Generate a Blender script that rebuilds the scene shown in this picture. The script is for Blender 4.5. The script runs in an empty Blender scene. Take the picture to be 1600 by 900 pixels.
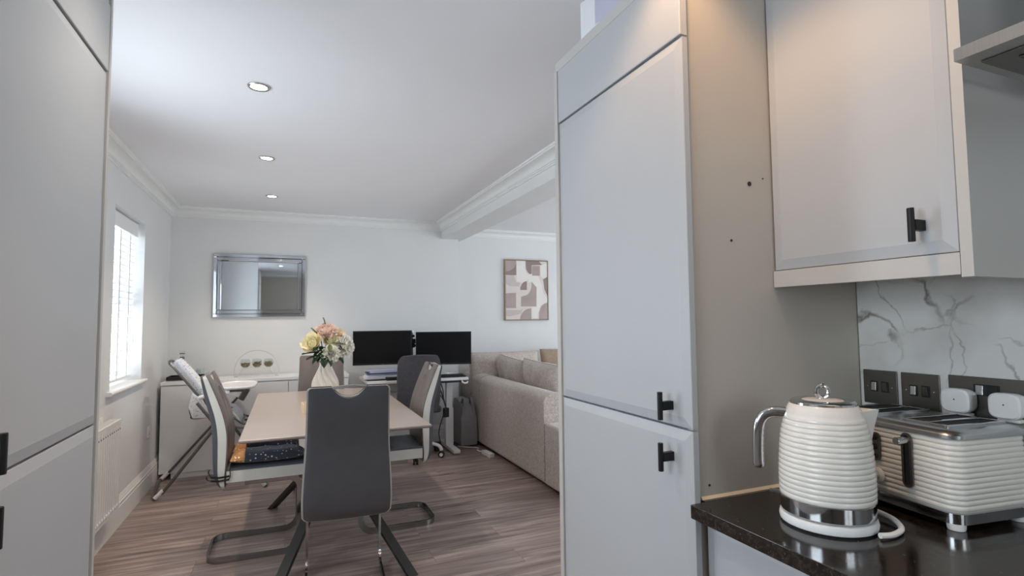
import bpy, bmesh, math, random
from mathutils import Vector, Matrix, Euler, noise as mnoise
random.seed(7)
PI = math.pi
SC = bpy.context.scene
COL = SC.collection
V = Vector

# ------------------------------------------------------------------ materials
def lin(c):
    out = []
    for v in c:
        v /= 255.0
        out.append(v/12.92 if v <= .04045 else ((v+.055)/1.055)**2.4)
    return (*out, 1.0)

def newmat(name):
    m = bpy.data.materials.new(name); m.use_nodes = True
    nt = m.node_tree; b = nt.nodes['Principled BSDF']
    return m, nt, b

def mat(name, rgb, rough=.5, metal=0., var=.04, scale=6., bump=0., bscale=60., spec=.5, coat=0., stretch=(1, 1, 1), sheen=0.):
    """plain surface with a slight procedural variation and an optional fine bump"""
    m, nt, b = newmat(name)
    N, L = nt.nodes, nt.links
    tc = N.new('ShaderNodeTexCoord'); mp = N.new('ShaderNodeMapping'); mp.inputs['Scale'].default_value = stretch
    L.new(tc.outputs['Object'], mp.inputs['Vector'])
    n = N.new('ShaderNodeTexNoise'); n.inputs['Scale'].default_value = scale; n.inputs['Detail'].default_value = 4
    L.new(mp.outputs[0], n.inputs['Vector'])
    r = N.new('ShaderNodeValToRGB')
    c = lin(rgb)
    r.color_ramp.elements[0].position = .3; r.color_ramp.elements[1].position = .7
    r.color_ramp.elements[0].color = (*[max(0, x*(1-var)) for x in c[:3]], 1)
    r.color_ramp.elements[1].color = (*[min(1, x*(1+var)) for x in c[:3]], 1)
    L.new(n.outputs['Fac'], r.inputs['Fac']); L.new(r.outputs['Color'], b.inputs['Base Color'])
    b.inputs['Roughness'].default_value = rough; b.inputs['Metallic'].default_value = metal
    b.inputs['Specular IOR Level'].default_value = spec
    b.inputs['Coat Weight'].default_value = coat
    b.inputs['Sheen Weight'].default_value = sheen
    if bump:
        n2 = N.new('ShaderNodeTexNoise'); n2.inputs['Scale'].default_value = bscale; n2.inputs['Detail'].default_value = 3
        L.new(mp.outputs[0], n2.inputs['Vector'])
        bp = N.new('ShaderNodeBump'); bp.inputs['Strength'].default_value = bump; bp.inputs['Distance'].default_value = .002
        L.new(n2.outputs['Fac'], bp.inputs['Height']); L.new(bp.outputs['Normal'], b.inputs['Normal'])
    return m

def emit(name, rgb, strength):
    m, nt, b = newmat(name)
    b.inputs['Base Color'].default_value = (0.8, .8, .8, 1)
    b.inputs['Emission Color'].default_value = lin(rgb); b.inputs['Emission Strength'].default_value = strength
    return m

def glass(name, tint=(250, 252, 252), refl=.9):
    m, nt, b = newmat(name); N, L = nt.nodes, nt.links
    t = N.new('ShaderNodeBsdfTransparent'); t.inputs['Color'].default_value = lin(tint)
    g = N.new('ShaderNodeBsdfGlossy'); g.inputs['Roughness'].default_value = .03
    lw = N.new('ShaderNodeLayerWeight'); f = N.new('ShaderNodeMath'); f.operation = 'POWER'; f.inputs[1].default_value = 5; L.new(lw.outputs['Facing'], f.inputs[0])
    mx = N.new('ShaderNodeMixShader'); ml = N.new('ShaderNodeMath'); ml.operation = 'MULTIPLY_ADD'; ml.inputs[1].default_value = refl; ml.inputs[2].default_value = .035
    L.new(f.outputs[0], ml.inputs[0]); L.new(ml.outputs[0], mx.inputs[0]); L.new(t.outputs[0], mx.inputs[1]); L.new(g.outputs[0], mx.inputs[2])
    L.new(mx.outputs[0], N['Material Output'].inputs['Surface'])
    return m

def floor_mat():
    m, nt, b = newmat('wood_laminate'); N, L = nt.nodes, nt.links
    tc = N.new('ShaderNodeTexCoord')
    br = N.new('ShaderNodeTexBrick'); br.offset = .37; br.offset_frequency = 2
    br.inputs['Scale'].default_value = 1; br.inputs['Brick Width'].default_value = 1.22; br.inputs['Row Height'].default_value = .185
    br.inputs['Mortar Size'].default_value = .0013; br.inputs['Mortar Smooth'].default_value = .1
    br.inputs['Color1'].default_value = (.25, .25, .25, 1); br.inputs['Color2'].default_value = (.75, .75, .75, 1); br.inputs['Mortar'].default_value = (0, 0, 0, 1)
    L.new(tc.outputs['Object'], br.inputs['Vector'])
    mp = N.new('ShaderNodeMapping'); mp.inputs['Scale'].default_value = (1.0, 15, 1); L.new(tc.outputs['Object'], mp.inputs['Vector'])
    addv = N.new('ShaderNodeVectorMath'); addv.operation = 'ADD'; L.new(mp.outputs[0], addv.inputs[0])
    sc = N.new('ShaderNodeVectorMath'); sc.operation = 'SCALE'; sc.inputs['Scale'].default_value = 9; L.new(br.outputs['Color'], sc.inputs[0]); L.new(sc.outputs[0], addv.inputs[1])
    n = N.new('ShaderNodeTexNoise'); n.inputs['Scale'].default_value = 1.6; n.inputs['Detail'].default_value = 8; n.inputs['Roughness'].default_value = .62; n.inputs['Distortion'].default_value = .6
    L.new(addv.outputs[0], n.inputs['Vector'])
    r = N.new('ShaderNodeValToRGB'); e = r.color_ramp.elements
    e[0].position = .28; e[0].color = lin((96, 83, 80)); e[1].position = .74; e[1].color = lin((196, 180, 173))
    mid = e.new(.5); mid.color = lin((150, 133, 127))
    L.new(n.outputs['Fac'], r.inputs['Fac'])
    mx = N.new('ShaderNodeMix'); mx.data_type = 'RGBA'; mx.blend_type = 'OVERLAY'; mx.inputs['Factor'].default_value = .22
    L.new(r.outputs['Color'], mx.inputs['A']); L.new(br.outputs['Color'], mx.inputs['B'])
    mx2 = N.new('ShaderNodeMix'); mx2.data_type = 'RGBA'; mx2.blend_type = 'MIX'; mx2.inputs['B'].default_value = lin((118, 103, 97))
    L.new(mx.outputs['Result'], mx2.inputs['A']); L.new(br.outputs['Fac'], mx2.inputs['Factor'])
    L.new(mx2.outputs['Result'], b.inputs['Base Color'])
    b.inputs['Roughness'].default_value = .36
    bp = N.new('ShaderNodeBump'); bp.inputs['Strength'].default_value = .12; bp.inputs['Distance'].default_value = .002
    L.new(n.outputs['Fac'], bp.inputs['Height']); L.new(bp.outputs['Normal'], b.inputs['Normal'])
    return m

def granite_mat():
    m, nt, b = newmat('black_granite'); N, L = nt.nodes, nt.links
    tc = N.new('ShaderNodeTexCoord')
    v = N.new('ShaderNodeTexVoronoi'); v.inputs['Scale'].default_value = 420; L.new(tc.outputs['Object'], v.inputs['Vector'])
    n = N.new('ShaderNodeTexNoise'); n.inputs['Scale'].default_value = 130; n.inputs['Detail'].default_value = 6; L.new(tc.outputs['Object'], n.inputs['Vector'])
    r = N.new('ShaderNodeValToRGB'); e = r.color_ramp.elements
    e[0].position = .42; e[0].color = lin((17, 15, 15)); e[1].position = .78; e[1].color = lin((58, 51, 47))
    L.new(n.outputs['Fac'], r.inputs['Fac'])
    r2 = N.new('ShaderNodeValToRGB'); e = r2.color_ramp.elements
    e[0].position = .86; e[0].color = (0, 0, 0, 1); e[1].position = .97; e[1].color = lin((120, 110, 100))
    L.new(v.outputs['Color'], r2.inputs['Fac'])
    mx = N.new('ShaderNodeMix'); mx.data_type = 'RGBA'; mx.blend_type = 'ADD'; mx.inputs['Factor'].default_value = .5
    L.new(r.outputs['Color'], mx.inputs['A']); L.new(r2.outputs['Color'], mx.inputs['B']); L.new(mx.outputs['Result'], b.inputs['Base Color'])
    b.inputs['Roughness'].default_value = .13
    return m

def marble_mat():
    m, nt, b = newmat('white_marble'); N, L = nt.nodes, nt.links
    tc = N.new('ShaderNodeTexCoord')
    base = N.new('ShaderNodeTexNoise'); base.inputs['Scale'].default_value = 5; base.inputs['Detail'].default_value = 5; L.new(tc.outputs['Object'], base.inputs['Vector'])
    rb = N.new('ShaderNodeValToRGB'); e = rb.color_ramp.elements
    e[0].position = .3; e[0].color = lin((196, 195, 192)); e[1].position = .6; e[1].color = lin((226, 226, 224)); L.new(base.outputs['Fac'], rb.inputs['Fac'])
    warp = N.new('ShaderNodeTexNoise'); warp.inputs['Scale'].default_value = 7; warp.inputs['Detail'].default_value = 6; L.new(tc.outputs['Object'], warp.inputs['Vector'])
    mixv = N.new('ShaderNodeMix'); mixv.data_type = 'RGBA'; mixv.inputs['Factor'].default_value = .16
    L.new(tc.outputs['Object'], mixv.inputs['A']); L.new(warp.outputs['Color'], mixv.inputs['B'])
    cur = rb.outputs['Color']
    for sc_, off, w, dark in ((4.6, (0.3, .07, .2), .015, (126, 120, 115)), (8.5, (.9, .5, .1), .012, (168, 163, 158))):
        mp = N.new('ShaderNodeMapping'); mp.inputs['Location'].default_value = off; L.new(mixv.outputs['Result'], mp.inputs['Vector'])
        vo = N.new('ShaderNodeTexVoronoi'); vo.feature = 'DISTANCE_TO_EDGE'; vo.inputs['Scale'].default_value = sc_; L.new(mp.outputs[0], vo.inputs['Vector'])
        rr = N.new('ShaderNodeValToRGB'); e = rr.color_ramp.elements
        e[0].position = 0; e[0].color = (1, 1, 1, 1); e[1].position = w*2.2; e[1].color = (0, 0, 0, 1); L.new(vo.outputs['Distance'], rr.inputs['Fac'])
        fd = N.new('ShaderNodeTexNoise'); fd.inputs['Scale'].default_value = 6.5; L.new(mp.outputs[0], fd.inputs['Vector'])
        fr = N.new('ShaderNodeValToRGB'); fr.color_ramp.elements[0].position = .45; fr.color_ramp.elements[1].position = .6; L.new(fd.outputs['Fac'], fr.inputs['Fac'])
        mu = N.new('ShaderNodeMath'); mu.operation = 'MULTIPLY'; L.new(rr.outputs['Color'], mu.inputs[0]); L.new(fr.outputs['Color'], mu.inputs[1])
        mx = N.new('ShaderNodeMix'); mx.data_type = 'RGBA'; mx.inputs['B'].default_value = lin(dark)
        L.new(mu.outputs[0], mx.inputs['Factor']); L.new(cur, mx.inputs['A']); cur = mx.outputs['Result']
    L.new(cur, b.inputs['Base Color']); b.inputs['Roughness'].default_value = .3
    return m

def speck_mat(name, base, spot, scale, size, rough=.85, spot2=None):
    """cloth printed with small dots"""
    m, nt, b = newmat(name); N, L = nt.nodes, nt.links
    tc = N.new('ShaderNodeTexCoord')
    v = N.new('ShaderNodeTexVoronoi'); v.inputs['Scale'].default_value = scale; v.inputs['Randomness'].default_value = .8; L.new(tc.outputs['Object'], v.inputs['Vector'])
    r = N.new('ShaderNodeValToRGB'); e = r.color_ramp.elements
    e[0].position = size; e[0].color = (1, 1, 1, 1); e[1].position = size*1.25; e[1].color = (0, 0, 0, 1); L.new(v.outputs['Distance'], r.inputs['Fac'])
    mx = N.new('ShaderNodeMix'); mx.data_type = 'RGBA'; mx.inputs['A'].default_value = lin(base); mx.inputs['B'].default_value = lin(spot)
    if spot2:
        h = N.new('ShaderNodeValToRGB'); h.color_ramp.interpolation = 'CONSTANT'
        h.color_ramp.elements[0].color = lin(spot); h.color_ramp.elements[1].position = .6; h.color_ramp.elements[1].color = lin(spot2)
        L.new(v.outputs['Color'], h.inputs['Fac']); L.new(h.outputs['Color'], mx.inputs['B'])
    L.new(r.outputs['Color'], mx.inputs['Factor']); L.new(mx.outputs['Result'], b.inputs['Base Color'])
    b.inputs['Roughness'].default_value = rough; b.inputs['Sheen Weight'].default_value = .3
    return m

def weave_mat(name, c1, c2, scale=260, rough=.95):
    m, nt, b = newmat(name); N, L = nt.nodes, nt.links
    tc = N.new('ShaderNodeTexCoord')
    n = N.new('ShaderNodeTexNoise'); n.inputs['Scale'].default_value = scale; n.inputs['Detail'].default_value = 3; L.new(tc.outputs['Object'], n.inputs['Vector'])
    n2 = N.new('ShaderNodeTexNoise'); n2.inputs['Scale'].default_value = 40; n2.inputs['Detail'].default_value = 4; L.new(tc.outputs['Object'], n2.inputs['Vector'])
    hv = N.new('ShaderNodeMix'); hv.data_type = 'FLOAT'; hv.inputs['Factor'].default_value = .22; L.new(n.outputs['Fac'], hv.inputs['A']); L.new(n2.outputs['Fac'], hv.inputs['B'])
    r = N.new('ShaderNodeValToRGB'); r.color_ramp.elements[0].position = .4; r.color_ramp.elements[1].position = .6
    r.color_ramp.elements[0].color = lin(c1); r.color_ramp.elements[1].color = lin(c2); L.new(hv.outputs['Result'], r.inputs['Fac'])
    L.new(r.outputs['Color'], b.inputs['Base Color']); b.inputs['Roughness'].default_value = rough; b.inputs['Sheen Weight'].default_value = .25
    bp = N.new('ShaderNodeBump'); bp.inputs['Strength'].default_value = .3; bp.inputs['Distance'].default_value = .002
    L.new(n.outputs['Fac'], bp.inputs['Height']); L.new(bp.outputs['Normal'], b.inputs['Normal'])
    return m

M = dict(
    wall=mat('wall_paint', (226, 226, 225), .85, var=.015, scale=3, bump=.12, bscale=260),
    ceil=mat('ceiling_paint', (238, 238, 240), .9, var=.012, scale=2, bump=.08, bscale=200),
    trim=mat('white_trim_paint', (236, 236, 234), .45, var=.01),
    floor=floor_mat(),
    cab=mat('pale_grey_cabinet', (180, 182, 185), .42, var=.012, scale=4, bump=.03, bscale=180),
    cab_side=mat('grey_side_panel', (188, 182, 174), .5, var=.015, scale=3, bump=.06, bscale=240),
    pelmet=mat('pale_cabinet_trim', (190, 188, 185), .42, var=.012),
    gap=mat('dark_recess', (38, 37, 36), .8),
    black=mat('matt_black_metal', (22, 21, 22), .45, metal=.4, var=.1, bump=.2, bscale=700),
    blackp=mat('black_plastic', (20, 20, 21), .5),
    screen=mat('dark_screen', (7, 7, 9), .42, var=.2, spec=.25),
    chrome=mat('polished_chrome', (205, 206, 208), .09, metal=1., var=.02),
    fchrome=mat('chair_chrome', (158, 158, 160), .17, metal=1., var=.02),
    steel=mat('brushed_steel', (168, 166, 162), .32, metal=1., var=.05, stretch=(1, 60, 1), scale=8),
    darksteel=mat('dark_brushed_steel', (112, 110, 106), .34, metal=1., var=.05, stretch=(1, 1, 40), scale=8),
    silver=mat('satin_silver', (196, 197, 199), .25, metal=1.),
    granite=granite_mat(), marble=marble_mat(),
    cream=mat('cream_plastic', (228, 225, 219), .22, var=.01, coat=.3),
    whitep=mat('white_plastic', (240, 240, 240), .35, var=.01),
    whitegloss=mat('white_gloss', (242, 242, 242), .16, var=.01),
    sealant=mat('cream_sealant', (226, 208, 184), .6),
    leather=mat('grey_leather', (79, 82, 88), .36, var=.06, scale=14, bump=.25, bscale=420),
    leather_t=mat('taupe_leather', (106, 98, 94), .38, var=.06, scale=14, bump=.25, bscale=420),
    leather_w=mat('white_leather', (204, 204, 198), .45, var=.03, bump=.15, bscale=380),
    tabletop=mat('taupe_stone_top', (170, 158, 152), .3, var=.04, scale=3, bump=.02),
    tableleg=mat('anthracite_metal', (50, 48, 46), .45, metal=.3, var=.05, bump=.1, bscale=500),
    sofa=weave_mat('beige_grey_weave', (166, 154, 146), (214, 203, 194), 190),
    sofa2=weave_mat('tan_weave', (140, 120, 102), (176, 155, 134)),
    navy=speck_mat('navy_dotted_cloth', (44, 48, 60), (205, 205, 205), 42, .17),
    warmlit=speck_mat('navy_dotted_cloth_lit', (176, 122, 70), (240, 225, 200), 48, .2),  # the navy cloth with warm light painted into its colour
    nursery=speck_mat('nursery_print_cloth', (232, 232, 236), (92, 96, 104), 62, .2, spot2=(160, 188, 178)),
    highframe=mat('grey_enamel_tube', (104, 103, 102), .35, metal=.5),
    mesh=weave_mat('charcoal_mesh_cloth', (58, 56, 60), (84, 81, 85), 420),
    paper=mat('white_paper', (225, 226, 232), .8, var=.03),
    blue=mat('blue_folder', (84, 88, 134), .6), lilac=mat('lilac_folder', (196, 196, 218), .6), teal=mat('grey_blue_folder', (128, 142, 162), .6),
    bag=mat('grey_felt_bag', (150, 149, 150), .8, var=.08, bump=.2),
    vase=mat('ivory_ceramic', (226, 218, 204), .35, var=.05, scale=8),
    pink=mat('pink_petal', (252, 228, 217), .7, var=.1, scale=30), yellow=mat('butter_petal', (255, 244, 214), .7, var=.08, scale=30),
    peach=mat('peach_petal', (250, 230, 204), .7, var=.1, scale=30), ivory=mat('ivory_petal', (248, 246, 238), .7, var=.05, scale=30),
    green=mat('dark_green_leaf', (44, 66, 42), .6, var=.25, scale=20), olive=mat('olive_leaf', (98, 106, 62), .6, var=.2, scale=20),
    soil=mat('brown_pebbles', (128, 110, 84), .9, var=.4, scale=90), succ=mat('succulent_green', (120, 132, 96), .6, var=.3, scale=60),
    wood=mat('pale_wood', (226, 204, 172), .55, var=.08, scale=10, stretch=(1, 8, 1)),
    oak=mat('oak_frame', (150, 134, 112), .5, var=.12, scale=10, stretch=(1, 1, 8)),
    wire=mat('champagne_wire', (214, 206, 196), .3, metal=.9),
    glass=glass('clear_glass', refl=.8), bowlglass=glass('bowl_glass', (250, 251, 251), .7),
    pane=glass('window_glass', (246, 250, 252), .6),
    mirror=mat('mirror_silver', (218, 224, 228), .02, metal=1., var=.0),
    bevel=mat('bevelled_mirror', (206, 210, 216), .05, metal=1., var=.0),
    cardw=mat('white_card', (226, 228, 232), .7, var=.02), cardl=mat('lavender_print', (190, 190, 210), .7, var=.05),
    canvas=mat('canvas_cream', (222, 212, 206), .9, var=.03, bump=.2, bscale=300),
    mauve=mat('mauve_paint', (176, 160, 155), .9, var=.08, bump=.2, bscale=120), mauve2=mat('deep_mauve_paint', (150, 134, 130), .9, var=.08), pinkw=mat('blush_paint', (206, 192, 190), .9, var=.05), whitec=mat('chalk_paint', (234, 228, 222), .9, var=.03),
    slat=mat('white_blind_slat', (240, 240, 240), .5, var=.01),
    lamp=emit('downlight_lens', (255, 240, 215), 14.), 
    filt=mat('hood_filter', (70, 68, 62), .4, metal=.8),
    beige=mat('beige_door', (196, 186, 174), .5, var=.02),
)

# ------------------------------------------------------------------ mesh building
class B:
    def __init__(s): s.bm = bmesh.new()
    def face(s, vs, mi=0):
        try:
            f = s.bm.faces.new(vs); f.material_index = mi; return f
        except ValueError: return None
    def box(s, x0, y0, z0, x1, y1, z1, bev=0., seg=2, mi=0, mx=None):
        P = [(x, y, z) for z in (z0, z1) for y in (y0, y1) for x in (x0, x1)]
        vs = [s.bm.verts.new(mx @ V(p) if mx else V(p)) for p in P]
        fs = [s.face([vs[i] for i in q], mi) for q in ((0, 2, 3, 1), (4, 5, 7, 6), (0, 1, 5, 4), (2, 6, 7, 3), (0, 4, 6, 2), (1, 3, 7, 5))]
        if bev > 0:
            es = list({e for f in fs for e in f.edges})
            r = bmesh.ops.bevel(s.bm, geom=es, offset=bev, segments=seg, profile=.5, affect='EDGES', clamp_overlap=True)
            for f in r['faces']: f.material_index = mi
        return s
    def cbox(s, c, size, rot=None, bev=0., seg=2, mi=0):
        mx = Matrix.Translation(c) @ (rot.to_4x4() if rot else Matrix())
        h = [x/2 for x in size]
        return s.box(-h[0], -h[1], -h[2], h[0], h[1], h[2], bev, seg, mi, mx)
    def rings(s, R, cap=True, closed=False, mi=0, loop=True):
        rv = [[s.bm.verts.new(p) for p in r] for r in R]
        n = len(rv[0]); m = len(rv)
        for i in range(m if closed else m-1):
            a, b = rv[i], rv[(i+1) % m]
            for j in range(n if loop else n-1):
                s.face([a[j], a[(j+1) % n], b[(j+1) % n], b[j]], mi)
        if cap and not closed:
            s.face(list(reversed(rv[0])), mi); s.face(rv[-1], mi)
        return rv
    def tube(s, pts, r, n=10, closed=False, sec=None, up=None, mi=0, radii=None):
        """round tube, or a bar of section sec = [(u, v) ...] whose first axis starts along up"""
        P = [V(p) for p in pts]; m = len(P)
        sec = sec or [(r*math.cos(2*PI*k/n), r*math.sin(2*PI*k/n)) for k in range(n)]
        T = []
        for i in range(m):
            a = P[(i-1) % m] if (closed or i) else P[0]; b = P[(i+1) % m] if (closed or i < m-1) else P[-1]
            T.append((b-a).normalized())
        u = V(up) if up else (V((0, 0, 1)) if abs(T[0].z) < .9 else V((1, 0, 0)))
        R = []
        for i in range(m):
            if i:
                q = T[i-1].rotation_difference(T[i]); u = q @ u
            u = (u - T[i]*u.dot(T[i])).normalized(); w = T[i].cross(u)
            k = radii[i] if radii else 1.
            # widen at the bend so the bar keeps its thickness
            R.append([P[i] + u*(a*k) + w*(b*k) for a, b in sec])
        s.rings(R, closed=closed, mi=mi)
        return s
    def lathe(s, prof, n=32, c=(0, 0, 0), rot=None, mi=0, cap=True, fn=None):
        mx = Matrix.Translation(c) @ (rot.to_4x4() if rot else Matrix())
        R = []
        for k, (r, z) in enumerate(prof):
            ring = []
            for j in range(n):
                a = 2*PI*j/n; rr = fn(r, z, a) if fn else r
                ring.append(mx @ V((max(rr, 1e-5)*math.cos(a), max(rr, 1e-5)*math.sin(a), z)))
            R.append(ring)
        s.rings(R, cap=cap, mi=mi); return s
    def prism(s, poly, org, u, v, w, mi=0, bev=0.):
        """polygon (a, b) in the plane org + a*u + b*v, pushed along w"""
        o, u, v, w = V(org), V(u), V(v), V(w)
        lo = [s.bm.verts.new(o+u*a+v*b) for a, b in poly]; hi = [s.bm.verts.new(o+u*a+v*b+w) for a, b in poly]
        n = len(poly); fs = [s.face(list(reversed(lo)), mi), s.face(hi, mi)]
        for i in range(n): fs.append(s.face([lo[i], lo[(i+1) % n], hi[(i+1) % n], hi[i]], mi))
        if bev:
            es = list({e for f in fs if f for e in f.edges})
            r = bmesh.ops.bevel(s.bm, geom=es, offset=bev, segments=2, profile=.5, affect='EDGES', clamp_overlap=True)
            for f in r['faces']: f.material_index = mi
        return s
    def ell(s, c, r, n=16, m=10, rot=None, mi=0, fn=None):
        mx = Matrix.Translation(c) @ (rot.to_4x4() if rot else Matrix())
        R = []
        for i in range(m+1):
            t = PI*i/m
            ring = []
            for j in range(n):
                a = 2*PI*j/n
                p = V((math.sin(t)*math.cos(a)+1e-5*math.cos(a), math.sin(t)*math.sin(a)+1e-5*math.sin(a), -math.cos(t)))
                if fn: p = fn(p)
                ring.append(mx @ V((p.x*r[0], p.y*r[1], p.z*r[2])))
            R.append(ring)
        s.rings(R, mi=mi); return s
    def grid(s, f, nu, nv, mi=0):
        g = [[s.bm.verts.new(f(i/nu, j/nv)) for j in range(nv+1)] for i in range(nu+1)]
        for i in range(nu):
            for j in range(nv): s.face([g[i][j], g[i+1][j], g[i+1][j+1], g[i][j+1]], mi)
        return g

def tag(o, label=None, cat=None, group=None, kind=None):
    if label: o['label'] = label
    if cat: o['category'] = cat
    if group: o['group'] = group
    if kind: o['kind'] = kind
    return o

def obj(name, b, mats, parent=None, at=None, smooth=35., label=None, cat=None, group=None, kind=None, weld=False):
    """links the mesh; at = world point that becomes its origin (mesh coordinates are then world ones)"""
    bm = b.bm
    if weld: bmesh.ops.remove_doubles(bm, verts=bm.verts, dist=2e-5)
    bmesh.ops.recalc_face_normals(bm, faces=bm.faces)
    off = None
    if at is not None: off = V(at)
    elif parent is not None and parent.get('_w'): off = V(parent['_w'])
    if off is not None: bmesh.ops.translate(bm, verts=bm.verts, vec=-off)
    me = bpy.data.meshes.new(name); bm.to_mesh(me); bm.free()
    for m in (mats if isinstance(mats, (list, tuple)) else [mats]): me.materials.append(m)
    if smooth:
        me.shade_smooth(); me.set_sharp_from_angle(angle=math.radians(smooth))
    o = bpy.data.objects.new(name, me); COL.objects.link(o)
    if smooth and smooth <= 40 and len(me.polygons) < 3000:
        wn = o.modifiers.new('weighted', 'WEIGHTED_NORMAL'); wn.keep_sharp = True; wn.weight = 60
    if parent is not None:
        o.parent = parent
        if parent.get('_w'): o['_w'] = list(parent['_w'])
    elif at is not None: o.location = off
    return tag(o, label, cat, group, kind)

def thing(name, label, cat, loc=(0, 0, 0), rz=0., group=None, world=False, kind=None):
    """an Empty at the thing's base; world=True: its parts are given in world coordinates"""
    o = bpy.data.objects.new(name, None); COL.objects.link(o)
    o.empty_display_size = .1; o.location = loc; o.rotation_euler = (0, 0, rz)
    if world: o['_w'] = list(loc)
    return tag(o, label, cat, group, kind)

def struct(name, b, m, parent=None, at=None, smooth=35.):
    return obj(name, b, m, parent, at, smooth, kind=None if parent else 'structure')

def copy_tree(o, parent=None):
    c = o.copy(); COL.objects.link(c); c.parent = parent
    for ch in list(o.children): copy_tree(ch, c)
    return c

def arc(c, r, a0, a1, n, ax=(1, 0, 0), ay=(0, 0, 1)):
    c, ax, ay = V(c), V(ax), V(ay)
    return [c + ax*(r*math.cos(a0+(a1-a0)*k/n)) + ay*(r*math.sin(a0+(a1-a0)*k/n)) for k in range(n+1)]

def spline(pts, n=8):
    P = [V(p) for p in pts]; out = []
    for i in range(len(P)-1):
        p0 = P[max(i-1, 0)]; p1 = P[i]; p2 = P[i+1]; p3 = P[min(i+2, len(P)-1)]
        for k in range(n):
            t = k/n
            out.append(.5*((2*p1)+(p2-p0)*t+(2*p0-5*p1+4*p2-p3)*t*t+(3*p1-p0-3*p2+p3)*t**3))
    out.append(P[-1]); return out

def interp(tab, x):
    if x <= tab[0][0]: return tab[0][1]
    for (a, p), (b, q) in zip(tab, tab[1:]):
        if x <= b: return p+(q-p)*(x-a)/(b-a)
    return tab[-1][1]

def sfun(tab, x):
    """smooth interpolation through a table (Catmull-Rom on unequal steps)"""
    n = len(tab)
    if x <= tab[0][0]: return tab[0][1]
    if x >= tab[-1][0]: return tab[-1][1]
    for i in range(n-1):
        if x <= tab[i+1][0]:
            x0, y0 = tab[i]; x1, y1 = tab[i+1]; h = x1-x0; t = (x-x0)/h
            m0 = (y1-tab[i-1][1])/(x1-tab[i-1][0])*h if i > 0 else (y1-y0)
            m1 = (tab[i+2][1]-y0)/(tab[i+2][0]-x0)*h if i < n-2 else (y1-y0)
            return (2*t**3-3*t*t+1)*y0+(t**3-2*t*t+t)*m0+(-2*t**3+3*t*t)*y1+(t**3-t*t)*m1

RZ = lambda a: Matrix.Rotation(a, 3, 'Z')
RX = lambda a: Matrix.Rotation(a, 3, 'X')
RY = lambda a: Matrix.Rotation(a, 3, 'Y')
# lamp strengths and the feet/tops of the table legs
LP = dict(spot=30., spot4=15., kspot=13.5, kspot2=4.)
TL_LEGS = [((-.03, 3.02, 0), (.41, 3.755, .712)), ((.616, 2.86, 0), (.14, 4.07, .712)), ((-.085, 4.27, 0), (.42, 3.6, .712)), ((.62, 4.5, 0), (.15, 3.7, .712))]
DAY = dict(sky=1.3, w1=19., w2=27., patio=26., lounge=31., kitchen=24., door=6., exposure=.47)  # strengths of sky, dining window and fill through added windows; exposure
# ------------------------------------------------------------------ the setting
XL, YB, YB2, XR, ZC = -1.015, 5.787, 6.07, 1.43, 2.40      # left wall, dining and lounge end walls, kitchen wall, ceiling
YK, XE = -1.30, 4.80                                        # kitchen end wall, lounge far wall

b = B(); b.box(-1.4, -1.5, -.06, 4.95, 6.25, 0); struct('floor', b, M['floor'])
b = B(); b.box(-1.4, -1.5, ZC, 4.95, 6.25, ZC+.08); struct('ceiling', b, M['ceil'])

def wall_x(name, x0, x1, y0, y1, holes):
    """wall slab between x0 and x1 running along y, with openings (ya, yb, za, zb)"""
    b = B(); y = y0
    for ya, yb, za, zb in holes:
        b.box(x0, y, 0, x1, ya, ZC)
        if za > 0: b.box(x0, ya, 0, x1, yb, za)
        b.box(x0, ya, zb, x1, yb, ZC); y = yb
    b.box(x0, y, 0, x1, y1, ZC)
    return struct(name, b, M['wall'])

W1 = (4.065, 4.838, .875, 2.077)     # the dining window
W2 = (2.15, 2.95, .875, 2.077)       # an added one in the same wall, unseen, for more side light
WK = (-.05, .95, 1.08, 2.05)         # unseen kitchen window beside the camera, added to light the splashback
wall_x('wall_left', XL-.24, XL, -1.5, YB+.1, [WK, W2, W1])
b = B(); b.box(XL-.24, YB, 0, 1.757, YB+.1, ZC); b.box(1.66, YB+.1, 0, 1.757, YB2+.1, ZC); struct('wall_back', b, M['wall'])
b = B(); b.box(1.757, YB2, 0, XE+.1, YB2+.1, ZC); struct('wall_lounge', b, M['wall'])
WP = (2.5, 5.3, .02, 2.1)  # unseen patio opening, added to let light into the lounge
wall_x('wall_far_right', XE, XE+.12, 1.6, YB2+.1, [WP])
wall_x('wall_right', XR, XR+.12, -1.5, 1.72, [])
WF = (2.25, 4.35, .82, 2.1)          # added lounge window, out of view, lights the sideboard and end wall
b = B(); b.box(XR, 1.62, 0, WF[0], 1.72, ZC); b.box(WF[1], 1.62, 0, XE+.12, 1.72, ZC); b.box(WF[0], 1.62, 0, WF[1], 1.72, WF[2]); b.box(WF[0], 1.62, WF[3], WF[1], 1.72, ZC); struct('wall_lounge_front', b, M['wall'])
b = B(); b.box(-1.3, YK-.12, 0, .45, YK, ZC); b.box(1.25, YK-.12, 0, XR+.12, YK, ZC); b.box(.45, YK-.12, 0, 1.25, YK, 1.05); b.box(.45, YK-.12, 2.1, 1.25, YK, ZC); struct('wall_front', b, M['beige'])

b = B(); b.box(XL, 1.7075, 0, -.466, 1.765, ZC); struct('wall_return', b, M['wall'])

# ceiling beam between the dining part and the lounge
b = B(); b.box(1.566, 1.72, 2.226, 1.815, YB, ZC+.01); b.box(1.757, YB, 2.226, 1.815, YB2, ZC+.01); struct('wall_beam', b, M['wall'])

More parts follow.
